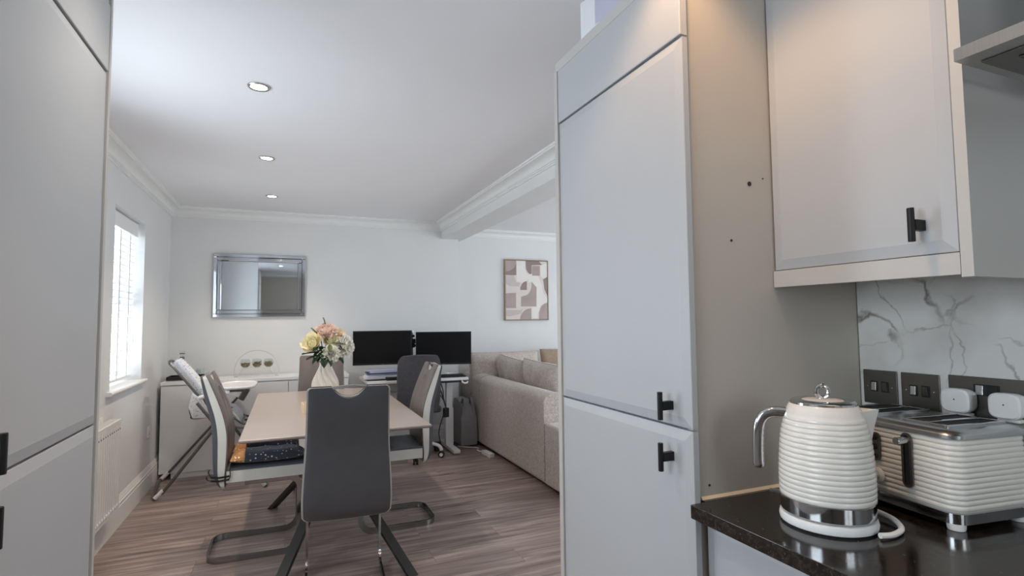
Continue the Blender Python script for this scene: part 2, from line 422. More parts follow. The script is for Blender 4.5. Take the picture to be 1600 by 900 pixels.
# coving: (distance from the wall, depth below the ceiling)
COV = [(0, 0), (.088, 0), (.088, .013), (.08, .016), (.08, .024), (.073, .026)] + \
      [(.073-.05*math.sin(t*PI/2/8), .026+.042*(1-math.cos(t*PI/2/8))) for t in range(1, 9)] + [(.016, .07), (.016, .078), (.009, .081), (.009, .089), (0, .091)]
def coving(name, p, q, out):
    """from p to q along the wall line, out = unit vector into the room"""
    b = B(); p, q, out = V(p), V(q), V(out); d = (q-p)
    b.prism([(a, -z) for a, z in COV], (p.x, p.y, ZC), out, (0, 0, 1), d)
    return struct(name, b, M['trim'], smooth=25)
coving('trim_1', (XL, 1.766, 0), (XL, YB, 0), (1, 0, 0))
coving('trim_2', (XL, YB, 0), (1.566, YB, 0), (0, -1, 0))
coving('trim_3', (1.566, 1.72, 0), (1.566, YB, 0), (-1, 0, 0))
coving('trim_4', (1.815, YB2, 0), (XE, YB2, 0), (0, -1, 0))
coving('trim_5', (1.815, 1.72, 0), (1.815, YB2, 0), (1, 0, 0))
coving('trim_6', (-1.0, YK, 0), (XR, YK, 0), (0, 1, 0))

SK = [(0, 0), (.018, 0), (.018, .125), (.014, .132), (.017, .137), (.017, .15), (.012, .156), (.012, .165), (.006, .178), (.003, .19), (0, .19)]
def skirting(name, p, q, out):
    b = B(); p, q, out = V(p), V(q), V(out)
    b.prism(SK, p, out, (0, 0, 1), q-p); return struct(name, b, M['trim'], smooth=25)
skirting('baseboard_left', (XL, 1.766, 0), (XL, YB, 0), (1, 0, 0))
skirting('baseboard_back', (XL+.018, YB, 0), (1.757, YB, 0), (0, -1, 0))
skirting('baseboard_lounge', (1.757, YB2, 0), (XE, YB2, 0), (0, -1, 0))

# windows ------------------------------------------------------------------
def sash_window(name, hole, xin, depth, out):
    ya, yb, za, zb = hole
    w = thing(name, None, None, (xin, (ya+yb)/2, za), world=True, kind='structure')
    x0 = xin+out*depth; x1 = x0+out*.07; xa, xb = min(x0, x1), max(x0, x1)
    b = B()
    for q in ((ya, za, ya+.028, zb), (yb-.05, za, yb, zb), (ya+.028, zb-.055, yb-.05, zb), (ya+.028, za, yb-.05, za+.07), (ya+.028, (za+zb)/2-.03, yb-.05, (za+zb)/2+.03)):
        b.box(xa, q[0], q[1], xb, q[2], q[3], .004)
    fr = obj('window_frame', b, M['whitep'], w)
    b = B(); xm = (xa+xb)/2; b.box(xm-.006, ya+.045, za+.06, xm+.006, yb-.045, zb-.05); obj('pane', b, M['pane'], fr)
    return w
win = sash_window('window_1', W1, XL, .15, -1)
b = B()   # the window board with its rounded nose
prof = [(-.15, 0), (.022, 0)] + [(.022+.013*math.cos(a), .013+.013*math.sin(a)) for a in [-PI/2+PI*k/8 for k in range(9)]] + [(-.15, .026)]
b.prism([(a, z) for a, z in prof], (XL, W1[0], .875), (1, 0, 0), (0, 0, 1), (0, W1[1]-W1[0], 0))
b.prism([(max(a, .001), z) for a, z in prof], (XL, W1[0]-.075, .875), (1, 0, 0), (0, 0, 1), (0, .075, 0))
b.prism([(max(a, .001), z) for a, z in prof], (XL, W1[1], .875), (1, 0, 0), (0, 0, 1), (0, .055, 0))
obj('window_sill', b, M['trim'], win)
sash_window('window_added_2', W2, XL, .15, -1)
def big_window(name, hole, xin, cols):
    ya, yb, za, zb = hole
    w = thing(name, None, None, (xin, (ya+yb)/2, za), world=True, kind='structure'); b = B(); x0, x1 = xin+.03, xin+.09
    b.box(x0, ya, zb-.07, x1, yb, zb); b.box(x0, ya, za, x1, yb, za+.08)
    for k in range(cols+1):
        y = ya+.035+(yb-ya-.07)*k/cols; b.box(x0, y-.035, za+.08, x1, y+.035, zb-.07)
    fr = obj('window_frame', b, M['whitep'], w)
    b = B(); b.box(xin+.055, ya+.05, za+.06, xin+.065, yb-.05, zb-.05); obj('pane', b, M['pane'], fr)
big_window('window_added_3', WP, XE, 3)
sash_window('window_added_4', WK, XL, .15, -1)
w5 = thing('window_added_5', None, None, (3.3, 1.67, .82), world=True, kind='structure'); b = B()
b.box(WF[0], 1.64, WF[2], WF[1], 1.70, WF[2]+.06); b.box(WF[0], 1.64, WF[3]-.06, WF[1], 1.70, WF[3])
for k in range(4):
    x = WF[0]+.03+(WF[1]-WF[0]-.06)*k/3; b.box(x-.03, 1.64, WF[2]+.06, x+.03, 1.70, WF[3]-.06)
fr = obj('window_frame', b, M['whitep'], w5)
b = B(); b.box(WF[0]+.05, 1.667, WF[2]+.05, WF[1]-.05, 1.673, WF[3]-.05); obj('pane', b, M['pane'], fr)

# the venetian blind of the dining window
vb = thing('venetian_blind', 'white slatted venetian blind hanging in the window recess', 'blind', (XL-.075, (W1[0]+W1[1])/2, W1[3]-.01), world=True)
xc = XL-.085; ya, yb = W1[0]+.012, W1[1]-.022
b = B(); b.box(xc-.03, ya, 2.0, xc+.03, yb, 2.06, .003); obj('headrail', b, M['whitep'], vb)
b = B(); b.box(xc+.032, ya-.004, 1.968, xc+.045, yb+.004, 2.066, .002); obj('valance', b, M['slat'], vb)
b = B(); z = 1.955; tl = math.radians(-14)
while z > .965:
    mx = Matrix.Translation((xc, 0, z)) @ Matrix.Rotation(tl, 4, 'Y')
    b.box(-.025, ya, -.0014, .025, yb, .0014, 0, mx=mx); z -= .046
obj('slats', b, M['slat'], vb)
b = B(); b.box(xc-.026, ya, .925, xc+.026, yb, .945, .004); obj('bottom_rail', b, M['slat'], vb)
b = B()
for y in (ya+.13, (ya+yb)/2, yb-.13):
    for dx in (-.026, .026): b.box(xc+dx-.0008, y-.012, .945, xc+dx+.0008, y+.012, 2.0)
obj('ladder_tapes', b, M['whitep'], vb)
b = B(); b.tube([(xc+.035, yb-.03, 1.97), (xc+.036, yb-.03, 1.25)], .0012, 5); b.lathe([(.002, .035), (.006, .0), (.0075, -.03), (.004, -.04)], 10, (xc+.036, yb-.03, 1.22)); obj('pull_cord', b, M['whitep'], vb)

# ceiling downlights -------------------------------------------------------
def downlight(x, y, label, color, watt, group=None, cone=112, blend=1.):
    t = thing('recessed_downlight', label, 'downlight', (x, y, ZC), group=group)
    b = B(); b.lathe([(.034, -.001), (.036, -.006), (.045, -.0075), (.0485, -.004), (.049, -.0002)], 32, cap=False); obj('rim', b, M['silver'], t)
    b = B(); b.lathe([(.0005, -.004), (.034, -.004), (.034, -.001), (.0005, -.001)], 28); obj('lens', b, M['lamp'], t)
    l = bpy.data.lights.new('downlight_bulb', 'SPOT'); l.energy = watt; l.color = color; l.spot_size = math.radians(cone); l.spot_blend = blend; l.shadow_soft_size = .035
    lo = bpy.data.objects.new('downlight_bulb', l); COL.objects.link(lo); lo.location = (x, y, ZC-.03)
    return t
WARM = (1., .80, .58)
G = 'downlights in a row on the ceiling'
downlight(-.138, 2.667, 'recessed ceiling downlight nearest the kitchen units', (1, .84, .66), LP['spot'], G)
downlight(-.143, 3.834, 'recessed ceiling downlight in the middle of the row above the table', (1, .80, .58), LP['spot'], G)
downlight(-.141, 5.001, 'recessed ceiling downlight nearest the end wall with the mirror', (1, .86, .70), LP['spot'], G)
downlight(-.136, 1.50, 'recessed downlight in the kitchen ceiling, in line with the row above the table', (1, .90, .78), LP['spot4'])
downlight(.69, .84, 'recessed downlight in the kitchen ceiling over the worktop', (1, .60, .31), LP['kspot'], cone=116, blend=.5)
downlight(-.14, .30, 'recessed downlight in the kitchen ceiling over the gangway', (1., .88, .74), LP['kspot2'])

# kitchen end wall, behind the camera: an added window, lighting what faces the camera
w6 = thing('window_added_6', None, None, (.85, YK, 1.05), world=True, kind='structure')
b = B(); y0, y1 = YK-.075, YK-.035
for q in ((.451, 1.051, .51, 2.099), (1.19, 1.051, 1.249, 2.099), (.51, 2.04, 1.19, 2.099), (.51, 1.051, 1.19, 1.11), (.83, 1.11, .87, 2.04)): b.box(q[0], y0, q[1], q[2], y1, q[3], .003)
fr = obj('window_frame', b, M['whitep'], w6)
b = B(); b.box(.5, YK-.058, 1.1, 1.2, YK-.052, 2.05); obj('pane', b, M['pane'], fr)

# ------------------------------------------------------------------ kitchen
def door_panel(b, x, y0, y1, z0, z1, s, t=.020, ch=.024, dp=.0055):
    """slab door standing in a plane of constant x; s = direction its front looks to"""
    fx = x; bx = x-s*t
    def R(xx, i): return [(xx, y0+i, z0+i), (xx, y1-i, z0+i), (xx, y1-i, z1-i), (xx, y0+i, z1-i)]
    b.rings([R(bx, 0), R(fx-s*dp, 0), R(fx-s*(dp-.001), .001), R(fx, ch)])
    return b

def t_handle(parent, x, y, z, s, L=.064):
    """short vertical T bar on a stub"""
    b = B(); b.tube([(x, y, z), (x+s*.030, y, z)], 0, sec=[(-.010, -.006), (.010, -.006), (.010, .006), (-.010, .006)], up=(0, 0, 1))
    b.lathe([(.0015, -L/2), (.0058, -L/2), (.0062, -L/2+.001), (.0062, L/2-.001), (.0058, L/2), (.0015, L/2)], 16, (x+s*.034, y, z))
    return obj('handle', b, M['black'], parent)

# tall unit on the right
XP = .857
tu = thing('tall_cupboard', 'tall pale grey kitchen cupboard with doors facing the gangway, right of the dining table', 'cupboard', (1.13, 1.29, 0), world=True)
b = B(); b.box(XP, 1.003, .10, 1.425, 1.588, 2.165, .001); b.box(XP+.05, 1.003, 0, 1.425, 1.588, .1); obj('carcass', b, M['cab'], tu)
b = B(); b.box(XP-.006, .986, 0, 1.427, 1.002, 2.165, .0012); side = obj('side_panel', b, M['cab_side'], tu, label='grey beige side panel with a few screw holes')
b = B(); b.box(.834, 1.589, 0, 1.427, 1.612, 2.165, .0012); b.box(.840, .986, 2.1665, 1.427, 1.612, 2.2, .0012); obj('outer_frame', b, M['pelmet'], tu)
for (x, z, r) in ((1.048, 1.650, .0058), (.984, 1.506, .003), (1.093, 1.667, .0018), (.894, .939, .0028)):
    b = B(); b.lathe([(.0003, .0), (r, .0), (r, .0015), (.0003, .0015)], 14, (x, .9858, z), RX(PI/2)); obj('screw_hole', b, M['gap'], side)
b = B(); door_panel(b, .835, .972, 1.5855, 1.983, 2.162, -1, ch=.004, dp=.0015); obj('top_door', b, M['cab'], tu, smooth=8.)
b = B(); door_panel(b, .835, .972, 1.5855, 1.071, 1.978, -1); ud = obj('upper_door', b, M['cab'], tu, smooth=8.)
t_handle(ud, .835, 1.036, 1.117, -1)
b = B(); door_panel(b, .835, .972, 1.5855, .14, 1.0655, -1); ld = obj('lower_door', b, M['cab'], tu, smooth=8.)
t_handle(ld, .835, 1.038, 1.000, -1)

# tall unit on the left
tl_ = thing('tall_cupboard', 'tall grey kitchen cupboard at the left edge with black bar handles', 'cupboard', (-.73, 1.38, 0), world=True)
b = B(); b.box(-1.01, 1.05, .1, -.468, 1.688, 2.165, .001); b.box(-1.01, 1.05, 0, -.52, 1.688, .1); obj('carcass', b, M['cab'], tl_)
b = B(); b.box(-1.01, 1.69, 0, -.446, 1.706, 2.2, .0015); b.box(-1.01, 1.05, 2.167, -.452, 1.69, 2.2, .0012); obj('outer_frame', b, M['pelmet'], tl_)
b = B(); door_panel(b, -.446, 1.072, 1.684, 1.983, 2.162, 1, ch=.004, dp=.0015); obj('top_door', b, M['cab'], tl_, smooth=8.)
b = B(); door_panel(b, -.446, 1.072, 1.684, 1.0685, 1.978, 1); ud = obj('upper_door', b, M['cab'], tl_, smooth=8.)
t_handle(ud, -.446, 1.1035, 1.117, 1)
b = B(); door_panel(b, -.446, 1.072, 1.684, .14, 1.0635, 1); ld = obj('lower_door', b, M['cab'], tl_, smooth=8.)
t_handle(ld, -.446, 1.1005, 1.0035, 1)
# the rest of that row, beside and behind the camera
bl_ = thing('base_cupboard', 'pale grey base cupboard under the unseen kitchen window, beside the camera', 'cupboard', (-.73, .4, 0), world=True)
b = B(); b.box(-1.01, -.9, .1, -.468, 1.045, .8785, .001); b.box(-1.01, -.9, 0, -.52, 1.045, .1); obj('carcass', b, M['cab'], bl_)
for y0, y1 in ((-.2, .42), (.425, 1.045)):
    b = B(); door_panel(b, -.446, y0, y1, .14, .872, 1); obj('door', b, M['cab'], bl_, smooth=8.)
b = B(); b.box(-1.012, -.9, .88, -.425, 1.045, .91, .002); obj('worktop', b, M['granite'], at=(-.72, .1, .88), label='black granite worktop under the unseen kitchen window, beside the camera', cat='worktop')
# wall cupboard
wc = thing('wall_cupboard', 'pale wall cupboard with one black T handle hung above the worktop', 'cupboard', (1.27, .77, 1.395), world=True)
b = B(); b.box(1.140, .581, 1.434, 1.427, .984, 2.2, .001); obj('carcass', b, M['cab_side'], wc)
b = B(); door_panel(b, 1.1175, .5835, .9825, 1.4365, 2.16, -1); dr = obj('door', b, M['cab'], wc, smooth=8.)
t_handle(dr, 1.1175, .640, 1.492, -1)
b = B(); b.box(1.1165, .5805, 1.394, 1.136, .9845, 1.4345, .001); obj('pelmet', b, M['pelmet'], wc)
b = B(); b.box(1.1165, .560, 1.389, 1.427, .5800, 2.2, .001); obj('end_panel', b, [M['pelmet'], M['cab']], wc)
for p in wc.children[-1].data.polygons:
    if p.normal.y < -.5: p.material_index = 1

# cooker hood
hd = thing('cooker_hood', 'slim stainless steel cooker hood right of the wall cupboard', 'cooker hood', (1.2, .2, 1.73), world=True)
b = B(); b.rings([[(.992, -.09, z), (1.41, -.09, z), (1.41, .508, z), (.992, .508, z)] for z in (1.731, 1.7515)]); obj('canopy', b, M['steel'], hd)
b = B(); b.box(1.03, -.06, 1.7285, 1.40, .49, 1.7305); un = obj('underside', b, M['darksteel'], hd)
for y0, y1 in ((-.04, .2), (.215, .455)):
    b = B(); b.box(1.06, y0, 1.7262, 1.34, y1, 1.7284, .0008)
    for k in range(9): b.box(1.075, y0+.012+(y1-y0-.024)*k/9, 1.7252, 1.325, y0+.012+(y1-y0-.024)*(k+.5)/9, 1.7262)
    obj('grease_filter', b, M['filt'], un)
b = B(); b.box(1.20, .09, 1.752, 1.425, .33, 2.39, .001); obj('chimney', b, M['steel'], hd)

# base cupboard, worktop, splashback
bc = thing('base_cupboard', 'pale blue-grey base cupboard under the black worktop', 'cupboard', (1.15, .2, 0), world=True)
b = B(); b.box(.895, -1.0, .1, 1.425, .9835, .8785); b.box(.94, -1.0, 0, 1.425, .9835, .1); obj('carcass', b, M['cab'], bc)
for y0, y1 in ((.385, .978), (-.215, .380), (-.815, -.22)):
    b = B(); door_panel(b, .873, y0, y1, .14, .872, -1); obj('door', b, M['cab'], bc, smooth=8.)
wt = thing('worktop', 'black speckled granite worktop under the kettle', 'worktop', (1.13, .2, .88), world=True)
b = B(); b.box(.825, -1.0, .88, 1.427, .9705, .91, .002, 2); b.box(.868, .9705, .88, 1.427, .9845, .91); obj('slab', b, M['granite'], wt)
b = B(); b.prism([(0, 0), (-.006, 0), (0, .006)], (.868, .9852, .9102), (0, 1, 0), (0, 0, 1), (.555, 0, 0)); obj('sealant', b, M['sealant'], wt)
b = B(); b.box(1.4185, -1.0, .9115, 1.4285, .9835, 1.50); obj('splashback', b, M['marble'], at=(1.424, 0, .9115), label='white marble splashback with grey veins behind the toaster', cat='splashback')

# switches and sockets on the splashback (front plane x = 1.4185)
def plate(name, label, cat, y0, y1, z0, z1, group=None):
    t = thing(name, label, cat, (1.4183, (y0+y1)/2, z0), group=group, world=True)
    b = B(); b.box(1.4145, y0, z0, 1.418, y1, z1, .0025); obj('plate', b, M['darksteel'], t); return t
def rocker(t, yc, zc, w=.012, h=.021, m='steel', tilt=.0):
    b = B(); b.box(1.4125, yc-w/2-.003, zc-h/2-.003, 1.4148, yc+w/2+.003, zc+h/2+.003, .001); s = obj('surround', b, M['blackp'], t)
    b = B(); b.cbox((1.412, yc, zc), (.004, w, h), RY(.09 if not tilt else tilt), .0008); obj('rocker', b, M[m], s)
def screw(t, yc, zc):
    b = B(); b.lathe([(.0003, 0), (.0022, 0), (.0018, .0012), (.0003, .0014)], 12, (1.4145, yc, zc), RY(-PI/2)); obj('screw', b, M['chrome'], t)
for (y0, y1, lb) in ((.888, .974, 'dark steel double light switch in the corner beside the tall cupboard'), (.792, .879, 'dark steel double light switch between the other switch and the socket')):
    t = plate('light_switch', lb, 'switch', y0, y1, 1.094, 1.181, 'switch plates on the splashback'); c = (y0+y1)/2
    rocker(t, c+.014, 1.139, m='silver'); rocker(t, c-.013, 1.139, m='darksteel', tilt=-.09); screw(t, c+.031, 1.139); screw(t, c-.031, 1.139)
t = plate('double_socket', 'dark steel double wall socket with two white plugs in it', 'socket', .626, .774, 1.095, 1.184)
b = B(); b.box(1.4125, .676, 1.143, 1.4148, .724, 1.168, .001); s = obj('surround', b, M['blackp'], t)
b = B(); b.cbox((1.412, .712, 1.1555), (.004, .014, .021), RY(.09), .0008); obj('rocker', b, M['silver'], s)
b = B(); b.cbox((1.412, .688, 1.1555), (.004, .02, .021), RY(-.05), .0008); obj('rocker', b, M['blackp'], s)
def plug(yc, zc, lb):
    t = thing('plug_in_adapter', lb, 'plug', (1.414, yc, zc-.03), group='white plugs in the double socket', world=True)
    b = B(); R = []
    for x, k in ((1.4125, .86), (1.402, .95), (1.385, 1.), (1.376, .97), (1.373, .86)):
        ring = []
        for j in range(32):
            a = 2*PI*j/32; e = .55
            ring.append((x, yc+.029*k*math.copysign(abs(math.cos(a))**e, math.cos(a)), zc+.027*k*math.copysign(abs(math.sin(a))**e, math.sin(a))))
        R.append(ring)
    b.rings(R); obj('body', b, M['whitep'], t)
    b = B(); b.box(1.388, yc-.02, zc-.0345, 1.4105, yc+.02, zc-.0265, .003); obj('foot', b, M['whitep'], t)
    b = B(); b.lathe([(.0003, 0), (.0016, 0), (.0012, .0008), (.0003, .0009)], 10, (1.3731, yc, zc+.003), RY(-PI/2)); obj('indicator', b, M['blackp'], t)
plug(.742, 1.131, 'white rounded plug adapter in the socket side nearer the switches')
plug(.652, 1.131, 'white rounded plug adapter in the socket side farther from the switches')

# ---------------------------------------------------------------- kettle
KC = V((1.002, .776, 0)); UX = V((.707, -.707, 0)); UY = V((.707, .707, 0))     # spout direction, and across it
def kp(a, c, z): return KC + UX*a + UY*c + V((0, 0, z))
UW = V((.923, -.384, 0)); UV = V((.384, .923, 0))
def kq(a, c, z): return KC + UW*a + UV*c + V((0, 0, z))
kb = thing('power_stand', 'white round power stand with white cord under the kettle', 'power stand', tuple(KC+V((0, 0, .91))), world=True)
b = B(); b.lathe([(.001, .913), (.07, .913), (.078, .9105), (.0855, .914), (.087, .921), (.085, .929), (.079, .9315), (.001, .9315)], 48, tuple(KC)); obj('disc', b, M['whitep'], kb)
b = B(); b.tube(spline([kq(.045, -.088, .918), kq(.075, -.081, .917), kq(.108, -.055, .918), kq(.122, -.01, .92), kq(.112, .035, .922), kq(.09, .06, .922), kq(.1, .12, .917)], 8), .0052, 10); obj('cord', b, M['whitep'], kb)
kt = thing('kettle', 'cream ribbed electric kettle with chrome handle and ring lid', 'kettle', tuple(KC+V((0, 0, .932))), world=True)
KR = [(.934, .0828), (.96, .0836), (1.0, .0845), (1.045, .0828), (1.088, .0785), (1.115, .0728), (1.134, .067), (1.146, .0602)]
b = B(); b.lathe([(.001, .9325), (.0815, .9325), (.0835, .935), (.0842, .962), (.0822, .9635)], 64, tuple(KC), cap=False); obj('chrome_band', b, M['chrome'], kt)
prof = []
z = .9632; nrib = 16; pitch = (1.124-.9632)/nrib
for k in range(nrib):
    for t in range(7):
        zz = z+pitch*(k+t/7); prof.append((sfun(KR, zz)+.0017*abs(math.sin(PI*t/7))**.6-.0004, zz))
prof += [(sfun(KR, zz), zz) for zz in (1.124, 1.129, 1.134, 1.141, 1.145)] + [(.056, 1.1475), (.001, 1.1475)]
b = B(); b.lathe([(.0805, .9632)]+prof, 72, tuple(KC), cap=False); obj('body', b, M['cream'], kt, smooth=60)
b = B(); b.lathe([(.060, 1.1455), (.0598, 1.1495), (.056, 1.1525), (.040, 1.1535), (.038, 1.1525)], 56, tuple(KC), cap=False); lid = obj('lid', b, M['chrome'], kt)
b = B(); b.lathe([(.039, 1.1515), (.036, 1.1535), (.02, 1.1555), (.001, 1.156)], 48, tuple(KC), cap=False); obj('lid_centre', b, M['cream'], lid)
b = B(); b.tube(arc(kp(0, 0, 1.169), .0122, 0, 2*PI, 36, UW, (0, 0, 1))[:-1], .0042, 10, closed=True)
b.cbox(kp(0, 0, 1.1555), (.018, .007, .004), RZ(math.atan2(UW.y, UW.x)), .001); obj('lid_ring', b, M['chrome'], lid)
# V-shaped spout
b = B()
def vee(a0, c0, a1, z, dz=0.):     # V-shaped section: from the body (a0, +-c0) to the nose at a1
    m_ = (a0+a1)/2+.002; return [kp(a0, c0, z), kp(m_, c0*.5, z+dz/2), kp(a1, .0012, z+dz), kp(a1, -.0012, z+dz), kp(m_, -c0*.5, z+dz/2), kp(a0, -c0, z)]
bot, mid = vee(.070, .008, .0805, 1.074), vee(.058, .028, .0875, 1.108)
top_o, top_i, lowi = vee(.046, .042, .0955, 1.136, .002), vee(.046, .039, .0925, 1.136, .002), vee(.046, .024, .074, 1.120)
b.rings([bot, mid, top_o, top_i, lowi]); obj('spout', b, M['cream'], kt)
# handle
sec = [(.0115*math.copysign(abs(math.cos(a))**.7, math.cos(a)), .012*math.copysign(abs(math.sin(a))**.7, math.sin(a))) for a in [2*PI*k/16 for k in range(16)]]
pth = spline([kp(-.058, 0, 1.121), kp(-.084, 0, 1.124), kp(-.103, 0, 1.120), kp(-.115, 0, 1.107), kp(-.120, 0, 1.085), kp(-.122, 0, 1.047), kp(-.122, 0, 1.018), kp(-.1215, 0, 1.0065)], 6)
rad = [1.]*(len(pth)-6)+[.99, .96, .9, .78, .58, .2]
b = B(); b.tube(pth, 0, sec=sec, up=(0, 0, 1), radii=rad); obj('handle', b, M['chrome'], kt)
b = B(); b.tube([kp(-.080, 0, .961), kp(-.092, 0, .963), kp(-.103, 0, .963)], 0, sec=[(-.002, -.006), (.002, -.006), (.002, .006), (-.002, .006)], up=(0, 0, 1)); obj('power_switch', b, M['silver'], kt)

# ---------------------------------------------------------------- toaster (local: x = depth to the wall, y = along the front, z up; front looks to -x)
to = thing('toaster', 'cream ribbed four-slot toaster with chrome trim beside the kettle', 'toaster', (1.1690, .634, .9106), -math.radians(7))
TD, TW = .206, .318
def rr(x0, y0, x1, y1, r, n=6):
    out = []
    for cx, cy, a in ((x1-r, y0+r, -PI/2), (x1-r, y1-r, 0), (x0+r, y1-r, PI/2), (x0+r, y0+r, PI)):
        out += [(cx+r*math.cos(a+PI/2*k/n), cy+r*math.sin(a+PI/2*k/n)) for k in range(n+1)]
    return out
def trings(b, lst, r=.028):
    b.rings([[(x, y, z) for x, y in rr(i, i, TD-i, TW-i, r-i*.5)] for i, z in lst])
b = B(); trings(b, [(.012, .010), (.002, .0125), (.001, .032), (.004, .034)]); obj('base_band', b, M['chrome'], to)
lst = [(.004, .034)]; nr = 13; z0, z1 = .036, .170
for k in range(nr):
    for t in range(6):
        u = t/6; zz = z0+(z1-z0)*(k+u)/nr; bul = .003*math.sin(PI*(zz-z0)/(z1-z0))
        lst.append((.0035-bul-.0022*abs(math.sin(PI*u))**.6, zz))
lst.append((.004, .171))
b = B(); trings(b, lst, .03); obj('body', b, M['cream'], to, smooth=60)
b = B(); trings(b, [(.003, .171), (-.001, .173), (-.001, .180), (.003, .1855), (.012, .189), (.03, .190)], .03); tp = obj('top_plate', b, M['silver'], to)
for y in (.034, .080, .187, .233):
    b = B(); b.box(.032, y, .1904, .174, y+.036, .1912, .0003); obj('slot', b, M['gap'], tp)
for y0 in (.0285, .1815):
    b = B()
    for q in ((.024, y0, .182, y0+.005), (.024, y0+.088, .182, y0+.093), (.024, y0+.005, .03, y0+.088), (.176, y0+.005, .182, y0+.088), (.03, y0+.042, .176, y0+.051)): b.box(q[0], q[1], .189, q[2], q[3], .1945, .001)
    obj('slot_frame', b, M['chrome'], tp)
def slotshape(y0, y1, z0, z1, x, t):
    r = (y1-y0)/2; c = (y0+y1)/2
    return [(x, c+r*math.cos(a), z1-r+r*math.sin(a)) for a in [PI*k/10 for k in range(11)]] + [(x, c-r*math.cos(a), z0+r-r*math.sin(a)) for a in [PI*k/10 for k in range(11)]]
for yl in (.092, .233):
    b = B(); b.rings([slotshape(yl-.011, yl+.011, .060, .170, -.003, 0), slotshape(yl-.011, yl+.011, .060, .170, -.0065, 0), slotshape(yl-.006, yl+.006, .065, .165, -.0065, 0), slotshape(yl-.006, yl+.006, .065, .165, -.001, 0)], cap=False)
    ls = obj('lever_track', b, M['darksteel'], to)
    b = B(); b.rings([slotshape(yl-.0075, yl+.0075, .064, .166, -.0015, 0), slotshape(yl-.0075, yl+.0075, .064, .166, -.0035, 0)]); obj('track_gap', b, M['gap'], ls)
    b = B(); b.lathe([(.001, 0), (.0078, 0), (.0078, .028), (.0068, .030), (.001, .030)], 20, (-.003, yl, .155), RY(-PI/2)); obj('lever', b, M['silver'], ls)
for yc in (.1625,):
    b = B(); b.prism([(p[1], p[2]) for p in slotshape(yc-.011, yc+.011, .098, .158, 0, 0)], (-.0065, 0, 0), (0, 1, 0), (0, 0, 1), (.005, 0, 0)); cp = obj('control_panel', b, M['darksteel'], to)
    for z in (.108, .128, .148):
        b = B(); b.lathe([(.001, 0), (.0068, 0), (.006, .003), (.001, .0034)], 18, (-.0065, yc, z), RY(-PI/2)); obj('button', b, M['blackp'], cp)
    b = B(); b.lathe([(.001, 0), (.0165, 0), (.0165, .004), (.013, .006), (.001, .006)], 28, (-.003, yc-.001, .068), RY(-PI/2)); dl = obj('dial', b, M['cream'], to)
    b = B(); b.lathe([(.001, 0), (.0095, 0), (.0088, .013), (.001, .0135)], 20, (-.009, yc-.001, .068), RY(-PI/2)); obj('knob', b, M['silver'], dl)
for x, y in ((.02, .02), (.02, TW-.02), (TD-.02, .02), (TD-.02, TW-.02)):
    b = B(); b.lathe([(.001, 0), (.014, 0), (.015, .003), (.0155, .0125), (.001, .0125)], 20, (x, y, 0)); obj('foot', b, M['whitep'], to)

# box on top of the tall unit
cb = thing('storage_box', 'white box with faint lavender print standing on the tall cupboard', 'box', (1.008, 1.40, 2.2005), math.radians(12))
b = B(); b.box(-.13, -.17, 0, .13, .10, .142, .004); obj('carton', b, M['cardw'], cb)
b = B(); b.box(-.1312, -.15, .04, -.1302, .03, .128); obj('printed_panel', b, M['cardl'], cb)
# ------------------------------------------------------------------ dining table
tb = thing('dining_table', 'long taupe stone-topped dining table on splayed dark metal legs', 'table', (.265, 3.87, 0), world=True)
b = B()
TX0, TX1, TY0, TY1 = -.212, .738, 2.935, 4.805
b.rings([[(TX0+i, TY0+i, z), (TX1-i, TY0+i, z), (TX1-i, TY1-i, z), (TX0+i, TY1-i, z)] for i, z in ((.012, .732), (.002, .738), (0, .742), (0, .748), (.002, .75))]); obj('table_top', b, M['tabletop'], tb)
b = B(); b.box(.06, 3.25, .712, .47, 4.45, .7315, .004); obj('mounting_plate', b, M['tableleg'], tb)
for f, t in TL_LEGS:
    f, t = V(f), V(t); d = t-f; side = V((-(d.y), d.x, 0)).normalized()
    b = B(); hw, ht = .026, .016
    nrm = V((d.x, d.y, 0)).normalized()
    b.rings([[p+side*hw+nrm*e, p-side*hw+nrm*e, p-side*hw-nrm*e, p+side*hw-nrm*e] for p, e in ((f, .018), (t, .018))]); obj('leg', b, M['tableleg'], tb)

